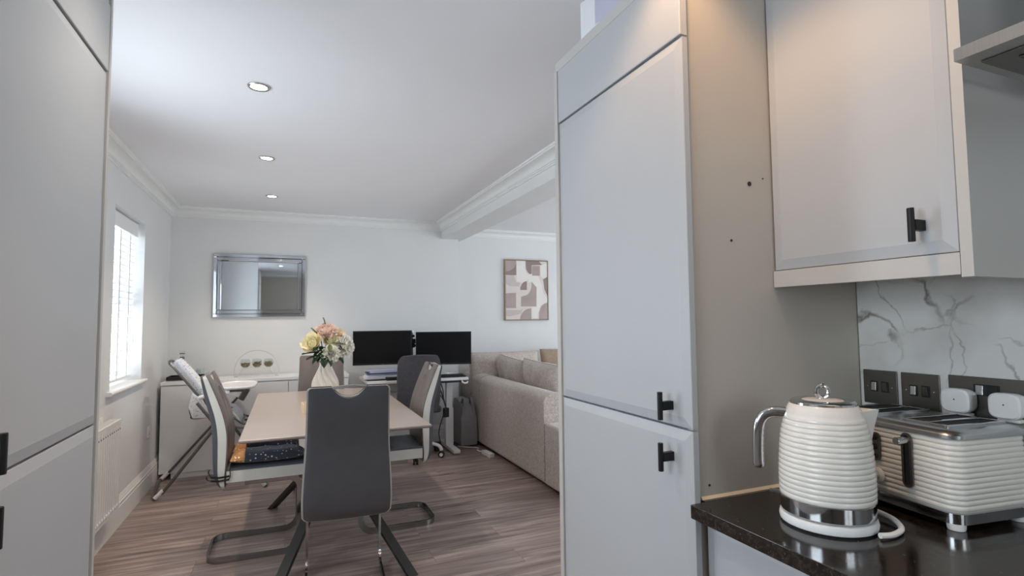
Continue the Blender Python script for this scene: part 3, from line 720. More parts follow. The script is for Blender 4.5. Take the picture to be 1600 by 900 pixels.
# ------------------------------------------------------------------ dining chairs (face +y, origin on the floor)
REAR = [(.395, -.172), (.43, -.198), (.49, -.215), (.595, -.222), (.70, -.227), (.79, -.239), (.895, -.267), (1.012, -.292), (1.03, -.296)]
FRONT = [(.395, -.158), (.467, -.158), (.518, -.153), (.60, -.149), (.693, -.150), (.78, -.166), (.872, -.196), (.985, -.243), (1.03, -.264)]
HALF = [(.395, .2), (.50, .203), (.62, .198), (.75, .190), (.9, .185), (1.01, .184)]
CUT_W, CUT_D = .068, .045
def chair_slab(f0, f1, inset, ztop, zbot, puff=0., front=True):
    """part of the curved backrest between depth fractions f0 and f1 (0 rear, 1 front); puff pads its outer face"""
    b = B(); NX, NZ = 28, 30
    def pt(u, v, f, pf):
        x = 2*u-1; zt = ztop-inset; cx = x*.185
        if abs(cx) < CUT_W: zt -= (CUT_D+inset)*math.sqrt(max(0, 1-(cx/CUT_W)**2))
        zb = zbot+inset+.010*x*x+.02*max(0, (abs(x)-.9)/.1)**2
        if abs(x) > .93: zt -= .014*((abs(x)-.93)/.07)**2
        z = zb+(zt-zb)*v
        r, fr = sfun(REAR, z), sfun(FRONT, z); h = sfun(HALF, z)-inset
        return V((x*h, r+(fr-r)*f+pf*(1-abs(x)**10)*(1-(2*v-1)**14), z))
    us = [0.5-0.5*math.cos(PI*i/NX) for i in range(NX+1)]
    gs = [[[b.bm.verts.new(pt(u, j/NZ, f, pf)) for j in range(NZ+1)] for u in us] for f, pf in ((f0, 0 if front else -puff), (f1, puff if front else 0))]
    for g in gs:
        for i in range(NX):
            for j in range(NZ): b.face([g[i][j], g[i+1][j], g[i+1][j+1], g[i][j+1]])
    A, Bq = gs
    ring = [(i, 0) for i in range(NX+1)]+[(NX, j) for j in range(1, NZ+1)]+[(i, NZ) for i in range(NX-1, -1, -1)]+[(0, j) for j in range(NZ-1, 0, -1)]
    for k in range(len(ring)):
        p, q = ring[k], ring[(k+1) % len(ring)]
        b.face([A[p[0]][p[1]], A[q[0]][q[1]], Bq[q[0]][q[1]], Bq[p[0]][p[1]]])
    return b
def seat_slab(z0, z1, hw, y0, y1, r, puff=0., crown=0.):
    b = B(); n = 8
    prof = [(y0, z0), (y1-r, z0)] + [(y1-r+r*math.sin(PI*k/n), (z0+z1)/2-(z1-z0)/2*math.cos(PI*k/n)) for k in range(1, n)] + [(y1-r, z1)]
    prof += [(y1-r+(y0-y1+r)*k/10, z1) for k in range(1, 11)]
    R = []
    for k in range(15):
        x = -1+2*k/14
        e = .006 if abs(x) > .999 else 0
        ring = []
        for y, z in prof:
            w = hw*(1-.03*max(0, (y-y0)/(y1-y0)))
            zz = z+(crown*(1-x**6) if z > z1-.002 else 0)
            ring.append((x*w, y, zz))
        R.append(ring)
    b.rings(R); return b
def make_chair():
    t = thing('dining_chair', 'x', 'chair')
    bk = obj('back_shell', chair_slab(0, .42, .0085, 1.030, .388, .006, front=False), M['leather'], t)
    obj('white_band', chair_slab(.34, .91, .0, 1.021, .393, 0.), M['leather_w'], t)
    fp = obj('front_pad', chair_slab(.85, 1.0, .0035, 1.030, .395, .008, front=True), M['leather_t'], t)
    b = B()
    for sx in (-1, 1):   # the two seams of the front pad
        pts = []
        for k in range(24):
            z = .46+.51*k/23; pts.append((sx*.075, sfun(FRONT, z)+.0075, z))
        b.tube(pts, .0016, 6)
    for k in range(4):   # gathers under the hand hole
        for sx in (-1, 1): b.tube([(sx*(.012+.016*k), sfun(FRONT, z)+.0075, z) for z in (.950-.006*k*k*.5, .92-.012*k, .88-.02*k)], .002, 6)
    obj('seams', b, M['leather_t'], fp)
    b = B(); pts = [(x, -.277+.003*math.cos(x/.075*PI/2), 1.017+.006*math.cos(x/.08*PI/2)) for x in [-.082+.164*k/14 for k in range(15)]]
    b.tube(pts, 0, sec=[(-.006, -.010), (.006, -.010), (.006, .010), (-.006, .010)], up=(0, 0, 1)); obj('hand_grip', b, M['silver'], t)
    obj('seat_band', seat_slab(.436, .497, .203, -.152, .268, .028), M['leather_w'], t)
    obj('seat_pad', seat_slab(.480, .508, .196, -.150, .262, .02, crown=.012), M['leather'], t)
    # cantilever frame: one flat chrome bar
    b = B(); H_ = .186
    half = [(H_, -.06, .428), (H_, .17, .428)] + [(H_, .17+.06*math.sin(a), .368+.06*math.cos(a)) for a in [PI/2*k/6 for k in range(1, 7)]] + \
           [(H_, .23, .10)] + [(H_, .15+.08*math.cos(a), .098-.08*math.sin(a)) for a in [PI/2*k/8 for k in range(1, 9)]] + \
           [(H_, -.17, .018)] + [(H_-.075*(1-math.cos(a)), -.17-.075*math.sin(a), .018) for a in [PI/2*k/6 for k in range(1, 7)]]
    path = half + [(-x, y, z) for x, y, z in reversed(half)]
    b.tube(path, 0, sec=[(-.006, -.0175), (.006, -.0175), (.006, .0175), (-.006, .0175)], up=(1, 0, 0)); obj('frame', b, M['fchrome'], t)
    b = B(); b.box(-.17, -.05, .424, .17, .16, .437, .003); obj('seat_plate', b, M['tableleg'], t)
    return t
chair = make_chair()
CH = [((.281, 2.862), -.06, 'dark grey leather dining chair seen from behind at the near table end'),
      ((-.150, 3.605), -PI/2, 'grey leather dining chair with a dotted seat cushion, at the window side of the table'),
      ((.663, 3.690), PI/2, 'grey leather dining chair on the office chair side of the table'),
      ((.262, 4.775), PI-.07, 'grey leather dining chair behind the flower vase at the far table end')]
chairs = []
for k, ((x, y), a, lb) in enumerate(CH):
    c = chair if k == 0 else copy_tree(chair)
    c.location = (x, y, 0); c.rotation_euler = (0, 0, a); c['label'] = lb; c['group'] = 'dining chairs around the table'
    chairs.append(c)

# seat cushion on the window side chair (world coordinates)
def pillow(w, h, t, n=22, pinch=.05, wr=0., seed=0, p=5):
    """cushion in the xy plane, thickness along z"""
    b = B()
    def f(u, v, s):
        a, c = 2*u-1, 2*v-1
        k = max(0, (1-abs(a)**p)*(1-abs(c)**p))**.5
        x = a*w/2*(1-pinch*(1-c*c)); y = c*h/2*(1-pinch*(1-a*a))
        z = s*t/2*k
        if wr: z += wr*k*mnoise.noise(V((x*9+seed, y*9, s*2.1+seed)))
        return V((x, y, z))
    for s in (1, -1): b.grid(lambda u, v: f(u, v, s), n, n)
    return b
def piping(w, h, r, pinch=.05):
    b = B(); pts = []
    for k in range(64):
        s = k/16; q = int(s); t = -1+2*(s-q)
        a, c = ((t, -1), (1, t), (-t, 1), (-1, -t))[q]
        pts.append((a*w/2*(1-pinch*(1-c*c)), c*h/2*(1-pinch*(1-a*a)), 0))
    b.tube(pts, r, 6, closed=True); return b
sc_ = thing('seat_cushion', 'puffy navy dotted seat cushion with warm light painted on one end on the window side chair', 'cushion', (-.1, 3.605, .52), world=True)
def puff(x0, x1, y0, y1, z0, z1, seed, mi=0, n=18):
    b = B()
    def f(u, v, s):
        a, c = 2*u-1, 2*v-1
        k = max(0, (1-abs(a)**3.2)*(1-abs(c)**3.2))**.5
        x = x0+(x1-x0)*u; y = y0+(y1-y0)*v; zm = z0+(z1-z0)*.42
        z = zm+((z1-zm) if s > 0 else (z0-zm))*k + .012*k*mnoise.noise(V((x*11+seed, y*11, s)))*(s > 0)
        return V((x, y, z))
    for s in (1, -1): b.grid(lambda u, v: f(u, v, s), n, n)
    return b
def part_of(b, keep):
    bmesh.ops.delete(b.bm, geom=[f for f in b.bm.faces if not keep(f.calc_center_median().x)], context='FACES'); return b
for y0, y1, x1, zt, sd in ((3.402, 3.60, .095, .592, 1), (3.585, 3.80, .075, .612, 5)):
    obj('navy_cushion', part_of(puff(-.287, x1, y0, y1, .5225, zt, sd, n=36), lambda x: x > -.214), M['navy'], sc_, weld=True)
    obj('painted_lit_end', part_of(puff(-.287, x1, y0, y1, .5225, zt, sd, n=36), lambda x: x <= -.214), M['warmlit'], sc_, weld=True)  # same cushion; the patch of warm light is painted as colour
b = B()
for z in (.47, .452): b.tube([(-.286, 3.3945, z+.004), (-.335, 3.3935, z), (-.376, 3.3985, z+.004)], 0, sec=[(-.005, -.001), (.005, -.001), (.005, .001), (-.005, .001)], up=(0, 0, 1))
b.tube(spline([(-.284, 3.412, .53), (-.284, 3.396, .51), (-.286, 3.393, .462), (-.33, 3.393, .452)], 4), .003, 6)
b.tube(spline([(-.376, 3.3985, .474), (-.39, 3.41, .50), (-.385, 3.405, .515)], 4), .003, 6); b.tube(spline([(-.376, 3.3985, .456), (-.395, 3.41, .462), (-.40, 3.41, .478)], 4), .003, 6)
obj('tie', b, M['blackp'], sc_)

# ------------------------------------------------------------------ things on the table
VX, VY = .245, 3.97
vs = thing('vase', 'ivory twisted ribbed vase on the dining table', 'vase', (VX, VY, .7503), world=False)
PROF = [(0, .050), (.012, .058), (.06, .082), (.11, .092), (.16, .086), (.21, .066), (.25, .046), (.275, .038), (.285, .041)]
def flute(a, z): return 1-.18*(1-abs(math.sin(5.*(a+z*6.5)))**.7)
b = B(); n = 140
R = []
for k in range(41):
    z = .285*k/40; r = sfun(PROF, z)
    R.append([V((r*flute(a, z)*math.cos(a), r*flute(a, z)*math.sin(a), z)) for a in [2*PI*j/n for j in range(n)]])
for k in range(9):
    z = .285-.02*k; r = sfun(PROF, z)*.8-.002
    R.append([V((r*math.cos(a), r*math.sin(a), z)) for a in [2*PI*j/n for j in range(n)]])
b.rings(R); obj('body', b, M['vase'], vs, smooth=50)

def petal(b, mx, L, W, cup, curl, n=5, mi=0):
    """a curved petal growing along +x from the origin and bending up"""
    def f(u, v):
        c = 2*v-1; w = W*math.sin(PI*min(1, u*.9+.08))**.7
        y = c*w/2; x = L*u; z = cup*u*u + curl*(abs(c)**2)*w
        return mx @ V((x, y, z))
    b.grid(f, n, 4, mi)
def bloom(name, kind, p, r, label, m, ax, leaves=(), group='silk flowers in the ivory vase'):
    t = thing(name, label, 'flower', (VX, VY, 1.0), group=group, world=True)
    p = V(p); ax = V(ax).normalized(); q = V((0, 0, 1)).rotation_difference(ax).to_matrix()
    b = B(); rnd = random.Random(hash(label) % 1000 if False else len(label)*7)
    layers = {'peony': 7, 'rose': 6, 'dahlia': 7}[kind]
    for k in range(layers):
        u = k/(layers-1)                      # 0 outer .. 1 centre
        n = {'peony': (9, 9, 8, 8, 7, 6, 5), 'rose': (5, 5, 5, 4, 4, 3), 'dahlia': (22, 20, 18, 16, 13, 10, 7)}[kind][k]
        for j in range(n):
            a = 2*PI*(j+.5*(k % 2))/n+rnd.uniform(-.12, .12)
            el = {'peony': -.15+1.25*u, 'rose': .1+1.25*u, 'dahlia': -.45+1.75*u}[kind]+rnd.uniform(-.1, .1)
            L = r*{'peony': 1.0-.25*u, 'rose': 1.0-.35*u, 'dahlia': 1.0-.05*u}[kind]*rnd.uniform(.92, 1.05)
            W = r*{'peony': .62-.2*u, 'rose': 1.05-.6*u, 'dahlia': .46}[kind]
            mx = Matrix.Translation(p-ax*r*.25) @ q.to_4x4() @ Matrix.Rotation(a, 4, 'Z') @ Matrix.Rotation(-el, 4, 'Y') @ Matrix.Rotation(rnd.uniform(-.25, .25) if kind == 'peony' else 0, 4, 'X')
            petal(b, mx, L, W, r*{'peony': .28, 'rose': .45, 'dahlia': .12}[kind], {'peony': .5, 'rose': .35, 'dahlia': .5}[kind])
    b.ell(p-ax*r*.1, (r*.34, r*.34, r*.34), 10, 6)
    obj('petals', b, M[m], t, smooth=60, weld=False)
    b = B(); base = V((VX+(p.x-VX)*.12, VY+(p.y-VY)*.12, .90)); mid_ = V((VX+(p.x-VX)*.3, VY+(p.y-VY)*.3, 1.055))
    b.tube(spline([base, mid_, p-ax*r*.3], 6), .0035, 6); obj('stem', b, M['green'], t)
    for (lp, ld, L, W, mm) in leaves:
        b = B(); ld = V(ld).normalized(); s = ld.cross(V((0, 0, 1))).normalized(); u_ = s.cross(ld)
        mx = Matrix(((ld.x, s.x, u_.x, lp[0]), (ld.y, s.y, u_.y, lp[1]), (ld.z, s.z, u_.z, lp[2]), (0, 0, 0, 1)))
        g0 = b.grid(lambda u, v: mx @ V((L*u, (2*v-1)*W/2*math.sin(PI*min(1, u*.97+.02))**.8, -.18*L*u*u+.25*W*abs(2*v-1))), 8, 4)
        o = obj('leaf', b, M[mm], t, smooth=60, weld=False)
        sm = o.modifiers.new('thick', 'SOLIDIFY'); sm.thickness = .001
    return t
bloom('peony', 'peony', (.245, 3.95, 1.255), .084, 'pink silk peony at the top of the bouquet', 'pink', (-.1, -.6, .8),
      [((.235, 3.96, 1.30), (-.1, .0, 1), .05, .03, 'olive'), ((.18, 3.93, 1.23), (-.5, -.1, .9), .06, .03, 'olive')])
bloom('rose', 'rose', (.162, 3.92, 1.165), .088, 'yellow silk rose on the window side of the bouquet', 'yellow', (-.45, -.8, .4),
      [((.20, 3.93, 1.105), (-.95, -.1, .10), .11, .042, 'green'), ((.2, 3.9, 1.085), (-.8, -.3, -.05), .09, .04, 'green'), ((.21, 3.9, 1.08), (-.45, -.35, -.25), .08, .045, 'green')])
bloom('rose', 'rose', (.325, 3.99, 1.225), .062, 'small peach silk rose right beside the pink peony', 'peach', (.5, -.6, .6))
bloom('rose', 'rose', (.272, 3.94, 1.185), .066, 'pale yellow silk rose in the middle under the pink peony', 'yellow', (.1, -.8, .5))
bloom('dahlia', 'dahlia', (.272, 3.86, 1.105), .066, 'ivory silk dahlia lowest in the bouquet', 'ivory', (.0, -.95, .2),
      [((.262, 3.80, 1.165), (-.05, -.5, -.75), .05, .032, 'olive'), ((.28, 3.82, 1.172), (.9, -.35, .05), .085, .03, 'olive')])
bloom('peony', 'peony', (.37, 3.94, 1.150), .088, 'large ivory silk peony on the monitor side of the bouquet', 'ivory', (.55, -.75, .2),
      [((.33, 3.93, 1.07), (.4, -.5, -.5), .06, .03, 'green')])
bloom('rose', 'rose', (.215, 4.05, 1.2), .045, 'pale rose at the back of the bouquet, half hidden by the yellow one', 'ivory', (-.2, .3, .9),
      [((.235, 3.88, 1.09), (-.1, -.5, -.85), .09, .05, 'green'), ((.25, 3.86, 1.08), (.3, -.3, -.7), .07, .04, 'green'), ((.22, 3.9, 1.11), (-.35, -.4, -.6), .08, .045, 'green'), ((.3, 3.9, 1.1), (.45, -.3, -.5), .06, .035, 'green'), ((.23, 3.9, 1.14), (-.2, -.6, -.2), .07, .045, 'green'), ((.26, 3.9, 1.13), (.15, -.6, -.3), .06, .04, 'green'), ((.22, 3.91, 1.14), (-.5, -.5, .0), .09, .05, 'green'), ((.24, 3.89, 1.12), (-.1, -.7, -.55), .085, .05, 'green'), ((.21, 3.93, 1.12), (-.6, -.3, -.5), .07, .045, 'green')])

wb = thing('wooden_box', 'small pale wooden box with a rounded opening on the dining table', 'box', (.155, 3.66, .7503), .12)
b = B()
b.box(-.065, -.05, 0, .065, .05, .006, .001); b.box(-.065, -.05, .0062, -.059, .05, .06, .001); b.box(.059, -.05, .0062, .065, .05, .06, .001); b.box(-.0588, -.05, .0062, .0588, -.044, .052, .001); b.box(-.0588, .044, .0062, .0588, .05, .06, .001)
obj('case', b, M['wood'], wb)
b = B(); b.prism([(.06*math.cos(a), .03*math.sin(a)+.002) for a in [PI*k/12 for k in range(13)]], (0, -.049, .052), (1, 0, 0), (0, 0, 1), (0, .004, 0)); obj('rounded_front', b, M['wood'], wb)
b = B(); b.box(-.012, -.0512, .014, -.006, -.0502, .04); obj('carved_mark', b, M['oak'], wb)

# ------------------------------------------------------------------ mirror and picture
mr = thing('wall_mirror', 'rectangular mirror with a stepped mirrored border on the end wall', 'mirror', (-.25, YB-.002, 1.367), world=True)
mx0, mx1, mz0, mz1 = -.66, .158, 1.367, 1.979; yf = YB-.002
b = B(); b.box(mx0+.004, yf-.012, mz0+.004, mx1-.004, yf, mz1-.004); obj('backing', b, M['darksteel'], mr)
def frame_strip(i0, i1, y0, bev):
    b = B()
    for (xa, za, xb, zb) in ((mx0+i0, mz0+i0, mx1-i0, mz0+i1), (mx0+i0, mz1-i1, mx1-i0, mz1-i0), (mx0+i0, mz0+i1, mx0+i1, mz1-i1), (mx1-i1, mz0+i1, mx1-i0, mz1-i1)):
        b.box(xa+.0006, y0-.0115, za+.0006, xb-.0006, y0, zb-.0006, bev, 1)
    return b
obj('outer_strip', frame_strip(0, .034, yf-.0125, .010), M['bevel'], mr)
obj('inner_strip', frame_strip(.034, .072, yf-.0125, .010), M['bevel'], mr)
b = B(); b.box(mx0+.0726, yf-.0165, mz0+.0726, mx1-.0726, yf-.0122, mz1-.0726, .002, 1); obj('glass', b, M['mirror'], mr)

pc = thing('framed_picture', 'abstract mauve and cream painting in a thin oak frame above the sofa', 'picture', (2.7, YB2-.002, 1.34), world=True)
k = (YB2-.035)/YB
px0, px1, pz0, pz1 = 2.42, 3.005, 1.312, 2.058
yp0, yp1 = YB2-.036, YB2-.002
b = B()
b.box(px0, yp0, pz0, px0+.010, yp1, pz1); b.box(px1-.010, yp0, pz0, px1, yp1, pz1); b.box(px0+.010, yp0, pz0, px1-.010, yp1, pz0+.010); b.box(px0+.010, yp0, pz1-.010, px1-.010, yp1, pz1); obj('frame', b, M['oak'], pc)
b = B(); b.box(px0+.013, yp0+.006, pz0+.013, px1-.013, yp1-.003, pz1-.013); cv = obj('canvas', b, M['canvas'], pc)
W_, H2 = px1-px0-.026, pz1-pz0-.026
def shape(poly, m, d):
    b = B(); b.prism([(px0+.013+a*W_, pz0+.013+c*H2) for a, c in poly], (0, yp0+.0058, 0), (1, 0, 0), (0, 0, 1), (0, -d, 0)); return obj('painted_shape', b, M[m], cv)
def qarc(cx, cy, rx, ry, a0, a1, n=10): return [(cx+rx*math.cos(math.radians(a0+(a1-a0)*k/n)), cy+ry*math.sin(math.radians(a0+(a1-a0)*k/n))) for k in range(n+1)]
shape([(0, 1), (.25, 1)]+qarc(0, .98, .25, .17, 0, -90), 'mauve', .0008)
shape([(0, .81)]+qarc(0, .98, .25, .17, -90, 0)+[(.25, .75), (0, .75)], 'mauve2', .0007)
shape([(.26, 1), (.46, 1), (.46, .86)]+qarc(.62, .86, .15, .12, 180, 270, 6)+[(.5, .66), (.38, .62), (.26, .65)], 'whitec', .0006)
shape([(.48, 1), (.8, 1), (.88, .94), (.62, .93), (.62, .77)]+qarc(.62, .9, .14, .13, 270, 180, 6), 'mauve2', .0009)
shape([(.63, .92), (.82, .92), (.82, .75), (.63, .75)], 'mauve', .0011)
shape([(.84, .93), (1, .97), (1, .74), (.92, .70), (.84, .74)], 'whitec', .001)
shape([(.9, .69), (1, .73), (1, .4), (.93, .52)], 'mauve2', .0012)
shape([(0, .74), (.2, .75), (.24, .63), (.34, .62), (.32, .56), (.1, .56), (0, .6)], 'pinkw', .0008)
shape([(.34, .5), (.5, .5), (.5, .65)]+qarc(.5, .5, .16, .15, 90, 180, 6), 'mauve2', .0013)
shape([(.53, .76), (.62, .78), (.78, .74), (.86, .6), (.9, .45), (1, .36), (1, .3), (.84, .24), (.76, .1), (.76, .02), (.62, .02), (.62, .2), (.74, .22), (.73, .55), (.62, .65), (.54, .62)], 'whitec', .0010)
shape([(.36, .22), (.72, .22), (.735, .55), (.62, .64)]+qarc(.42, .6, .2, .2, 0, -90, 6)+[(.36, .38)], 'mauve', .0014)
shape([(0, .19), (.235, .19), (.24, .45), (0, .44)], 'mauve', .0013)
shape([(0, .16), (.34, .16), (.4, .18), (.36, .1), (.1, .05), (0, .06)], 'pinkw', .0008)
shape([(.33, 0)]+qarc(.62, 0, .29, .19, 180, 110, 6)+[(.6, .19), (.6, 0)], 'mauve', .0012)
shape([(.79, 0), (.79, .12)]+qarc(1.0, .1, .2, .18, 170, 90, 6)+[(1, 0)], 'mauve', .0015)

# ------------------------------------------------------------------ sideboard and what stands on it
SX0, SX1, SYF, SZ = -.99, .545, 5.39, .795
sb = thing('sideboard', 'long white gloss sideboard along the end wall under the mirror', 'sideboard', (-.22, 5.58, 0), world=True)
b = B(); b.box(SX0+.002, SYF+.02, .06, SX1, YB-.021, SZ-.007, .001); obj('body', b, M['whitep'], sb)
b = B(); b.box(SX0, SYF-.004, SZ-.006, SX1+.004, YB-.02, SZ+.022, .003); obj('top', b, M['whitegloss'], sb)
b = B(); b.box(SX0+.09, SYF+.022, .0005, SX1-.06, YB-.06, .0595); obj('plinth', b, M['whitep'], sb)
xs = [SX0+.002, -.492, .012, SX1-.002]
for k in range(3):
    b = B(); b.box(xs[k]+.002, SYF, .05, xs[k+1]-.002, SYF+.0185, SZ-.014, .0015); obj('door', b, M['whitegloss'], sb)
ZS = SZ+.0225
ty = thing('tray', 'flat black tray in the corner of the sideboard', 'tray', (-.80, 5.60, ZS))
b = B(); b.box(-.17, -.10, 0, .17, .10, .008, .002)
for q in ((-.17, -.10, .17, -.092), (-.17, .092, .17, .10), (-.17, -.092, -.162, .092), (.162, -.092, .17, .092)): b.box(q[0], q[1], .0082, q[2], q[3], .032, .002)
obj('tray_body', b, M['blackp'], ty)
bt = thing('bottle', 'slim clear bottle with dark bands standing on the black tray', 'bottle', (-.868, 5.60, ZS+.0085))
b = B(); b.lathe([(.001, 0), (.036, 0), (.038, .01), (.036, .09), (.022, .115), (.016, .13), (.016, .2), (.02, .215), (.02, .245), (.001, .247)], 24); obj('body', b, M['bowlglass'], bt)
for pr in ([(.0165, .168), (.018, .168), (.018, .192), (.0165, .192)], [(.0205, .217), (.022, .217), (.022, .224), (.0205, .224)], [(.0345, .096), (.036, .096), (.031, .112), (.0255, .112)]):
    b = B(); b.lathe(pr, 20, cap=False); obj('band', b, M['darksteel'], bt)
bl = B(); bl.ell((0, 0, .05), (.032, .032, .032), 20, 12); bl.lathe([(.001, .082), (.008, .080), (.006, .098), (.001, .1)], 12); bl.lathe([(.001, 0), (.022, 0), (.024, .006), (.014, .022), (.001, .022)], 16)
obj('ornament', bl, M['blackp'], at=(0, 0, 0), label='round black stoppered ornament on the tray next to the bottle', cat='ornament').location = (-.800, 5.575, ZS+.0085)
gl = B(); gl.lathe([(.001, 0), (.027, 0), (.029, .002), (.032, .085), (.0305, .085), (.0275, .008), (.001, .006)], 24)
obj('drinking_glass', gl, M['glass'], at=(0, 0, 0), label='clear drinking glass on the black tray', cat='glass', smooth=40).location = (-.725, 5.60, ZS+.0085)
gl = B(); gl.lathe([(.001, 0), (.024, 0), (.026, .002), (.028, .065), (.0265, .065), (.0245, .008), (.001, .006)], 24)
obj('drinking_glass', gl, M['glass'], at=(0, 0, 0), label='shorter clear glass on the tray beside the black ornament', cat='glass', smooth=40).location = (-.755, 5.655, ZS+.0085)

AX, AY = -.262, 5.60
ar = thing('wire_arch_stand', 'thin wire arch stand holding three succulent bowls on the sideboard', 'plant stand', (AX, AY, ZS))
b = B(); pts = [(-.188, 0, .004)] + [( .188*math.cos(a), 0, .055+.188*math.sin(a)*.98) for a in [PI-PI*k/30 for k in range(31)]] + [(.188, 0, .004)]
b.tube(pts, .0026, 8); obj('arch', b, M['wire'], ar)
b = B()
for dy in (-.0,): b.tube([(-.115, -.0, .078), (.115, -.0, .078)], .0025, 8)
for sx in (-1, 1): b.tube([(sx*.115, 0, .078), (sx*.155, -.03, .003)], .0025, 8); b.tube([(sx*.188, 0, .0035), (sx*.155, -.03, .0035)], .0025, 8)
obj('rail', b, M['wire'], ar)
rnd = random.Random(3)
for k, (dx, lb) in enumerate(((-.098, 'glass bowl with a flat succulent, nearest the tray, in the wire arch'), (0., 'glass bowl with a spiky succulent in the middle of the wire arch'), (.098, 'glass bowl with a bushy succulent, nearest the vase, in the wire arch'))):
    g = thing('glass_bowl', lb, 'bowl', (AX+dx, AY, ZS+.082), group='glass succulent bowls in the wire arch')
    b = B(); b.lathe([(.001, 0), (.022, .002), (.037, .018), (.043, .040), (.040, .062), (.032, .078), (.0305, .078), (.0385, .062), (.0415, .040), (.0355, .019), (.021, .004), (.001, .002)], 28); obj('glass_globe', b, M['bowlglass'], g)
    b = B(); b.lathe([(.001, .003), (.02, .0045), (.0345, .019), (.0395, .033), (.03, .036), (.001, .037)], 24); obj('pebbles', b, M['soil'], g)
    b = B()
    for j in range(26):
        a = rnd.uniform(0, 2*PI); rr_ = rnd.uniform(.0, .024); el = rnd.uniform(.3, 1.2) if k else rnd.uniform(.1, .6); L = rnd.uniform(.016, .03)*(1.1 if k else .9)
        p = V((rr_*math.cos(a), rr_*math.sin(a), .035)); d = V((math.cos(a)*math.cos(el), math.sin(a)*math.cos(el), math.sin(el)))
        b.tube([p, p+d*L*.5, p+d*L], .005, 6, radii=[.8, 1, .12])
    obj('succulent', b, M['succ'], g)

# ------------------------------------------------------------------ high chair (faces +x, between y = 4.80 and 5.36)
hc = thing('high_chair', 'folding baby high chair with patterned seat and white tray in front of the sideboard', 'high chair', (-.53, 5.08, 0), world=True)
b = B()
YN, YF = 4.80, 5.36
for y in (YN, YF):
    q = 0 if y < 5 else -.065
    b.tube(spline([(-.86+q, y, .05), (-.80+q, y, .115), (-.40, y, .66)], 6), .012 if y < 5 else .010, 10)
    b.tube(spline([(-.17, y+(.02 if y < 5 else -.02), .05), (-.20, y+(.02 if y < 5 else -.02), .10), (-.64, y+(.02 if y < 5 else -.02), .70)], 6), .012, 10)
b.tube(spline([(-.895, YN, .018), (-.915, YN+.06, .016), (-.945, 5.08, .016), (-.965, YF-.06, .016), (-.96, YF, .018)], 6), .012, 10)
b.tube([(-.895, YN, .018), (-.86, YN, .05)], .012, 10); b.tube([(-.96, YF, .018), (-.925, YF, .05)], .012, 10)
b.tube(spline([(-.155, YN+.02, .018), (-.145, YN+.08, .016), (-.145, YF-.08, .016), (-.155, YF-.02, .018)], 6), .012, 10)
b.tube([(-.155, YN+.02, .018), (-.17, YN+.02, .05)], .012, 10); b.tube([(-.155, YF-.02, .018), (-.17, YF-.02, .05)], .012, 10)
obj('leg_frame', b, M['highframe'], hc)
for x, y, x2, z2 in ((-.897, YN, -.845, .07), (-.962, YF, -.91, .07), (-.152, YN+.02, -.182, .07), (-.152, YF-.02, -.182, .07)):
    b = B(); b.tube([(x, y, .017), ((x+x2)/2, y, .042), (x2, y, z2)], .0155, 10); obj('foot_cap', b, M['whitep'], hc)
b = B()
for y in (YN-.002, YF+.002): b.lathe([(.001, -.016), (.022, -.016), (.024, 0), (.022, .016), (.001, .016)], 18, (-.505, y+.004, .52), RX(PI/2))
obj('pivot', b, M['whitep'], hc)
# side rails of the seat shell
b = B()
for y, yt in ((4.885, 4.935), (5.275, 5.115)):
    b.tube(spline([(-.845, yt, 1.0), (-.80, (y+yt*2)/3, .95), (-.63, y, .735), (-.60, y, .70), (-.56, y, .62), (-.50, y, .56)], 6), .010, 8)
    b.tube(spline([(-.60, y, .72), (-.69, y, .66), (-.685, y, .60), (-.66, y, .575), (-.44, y, .58), (-.33, y, .51), (-.26, y, .505)], 6), .008, 8)
b.tube(spline([(-.845, 4.935, 1.0), (-.856, 4.98, 1.018), (-.856, 5.07, 1.018), (-.845, 5.115, 1.0)], 6), .010, 8)
b.tube([(-.33, 4.885, .512), (-.33, 5.275, .512)], .008, 8); b.tube([(-.26, 4.885, .505), (-.26, 5.275, .505)], .011, 8)
obj('seat_frame', b, M['highframe'], hc)
def slab_path(path, hw, th, yc, n=10, side=.0, taper=1.):
    """padded strip following a path in the xz plane; side = how far its edges curl forward"""
    b = B(); P = spline([(x, 0, z) for x, z in path], 5); m = len(P); rings = []
    for i in range(m):
        t = (P[min(i+1, m-1)]-P[max(i-1, 0)]).normalized(); nr_ = V((-t.z, 0, t.x))
        if nr_.x < 0 and abs(nr_.x) > .2: nr_ = -nr_
        if nr_.z < 0 and abs(nr_.x) <= .2: nr_ = -nr_
        e = min(1, i/1.5, (m-1-i)/1.5)**.5 if 0 < i < m-1 else .25
        up_ = []; dn = []
        for k in range(n+1):
            c = -1+2*k/n; w = th/2*max(0.05, (1-abs(c)**6))**.5*e
            o = P[i]+V((0, yc+c*hw*(.9+.1*e)*(taper+(1-taper)*i/(m-1)), 0))+nr_*(side*c**4)
            up_.append(o+nr_*w); dn.append(o-nr_*w)
        rings.append(up_+list(reversed(dn)))
    b.rings(rings); return b
obj('back_pad', slab_path([(-.84, 1.005), (-.74, .875), (-.63, .715), (-.605, .64)], .18, .05, 5.04, side=.05, taper=.45), M['nursery'], hc)
obj('seat_pad', slab_path([(-.645, .64), (-.61, .60), (-.50, .595), (-.43, .585), (-.385, .53), (-.365, .46)], .18, .05, 5.08, side=.03), M['nursery'], hc)
for y in (4.872, 5.288):
    b = B(); b.prism([(-.685, .775), (-.61, .72), (-.57, .63), (-.50, .60), (-.50, .57), (-.675, .575), (-.705, .66)], (0, y-.008, 0), (1, 0, 0), (0, 0, 1), (0, .022, 0), bev=.010); obj('side_flap', b, M['nursery'], hc)
b = B()
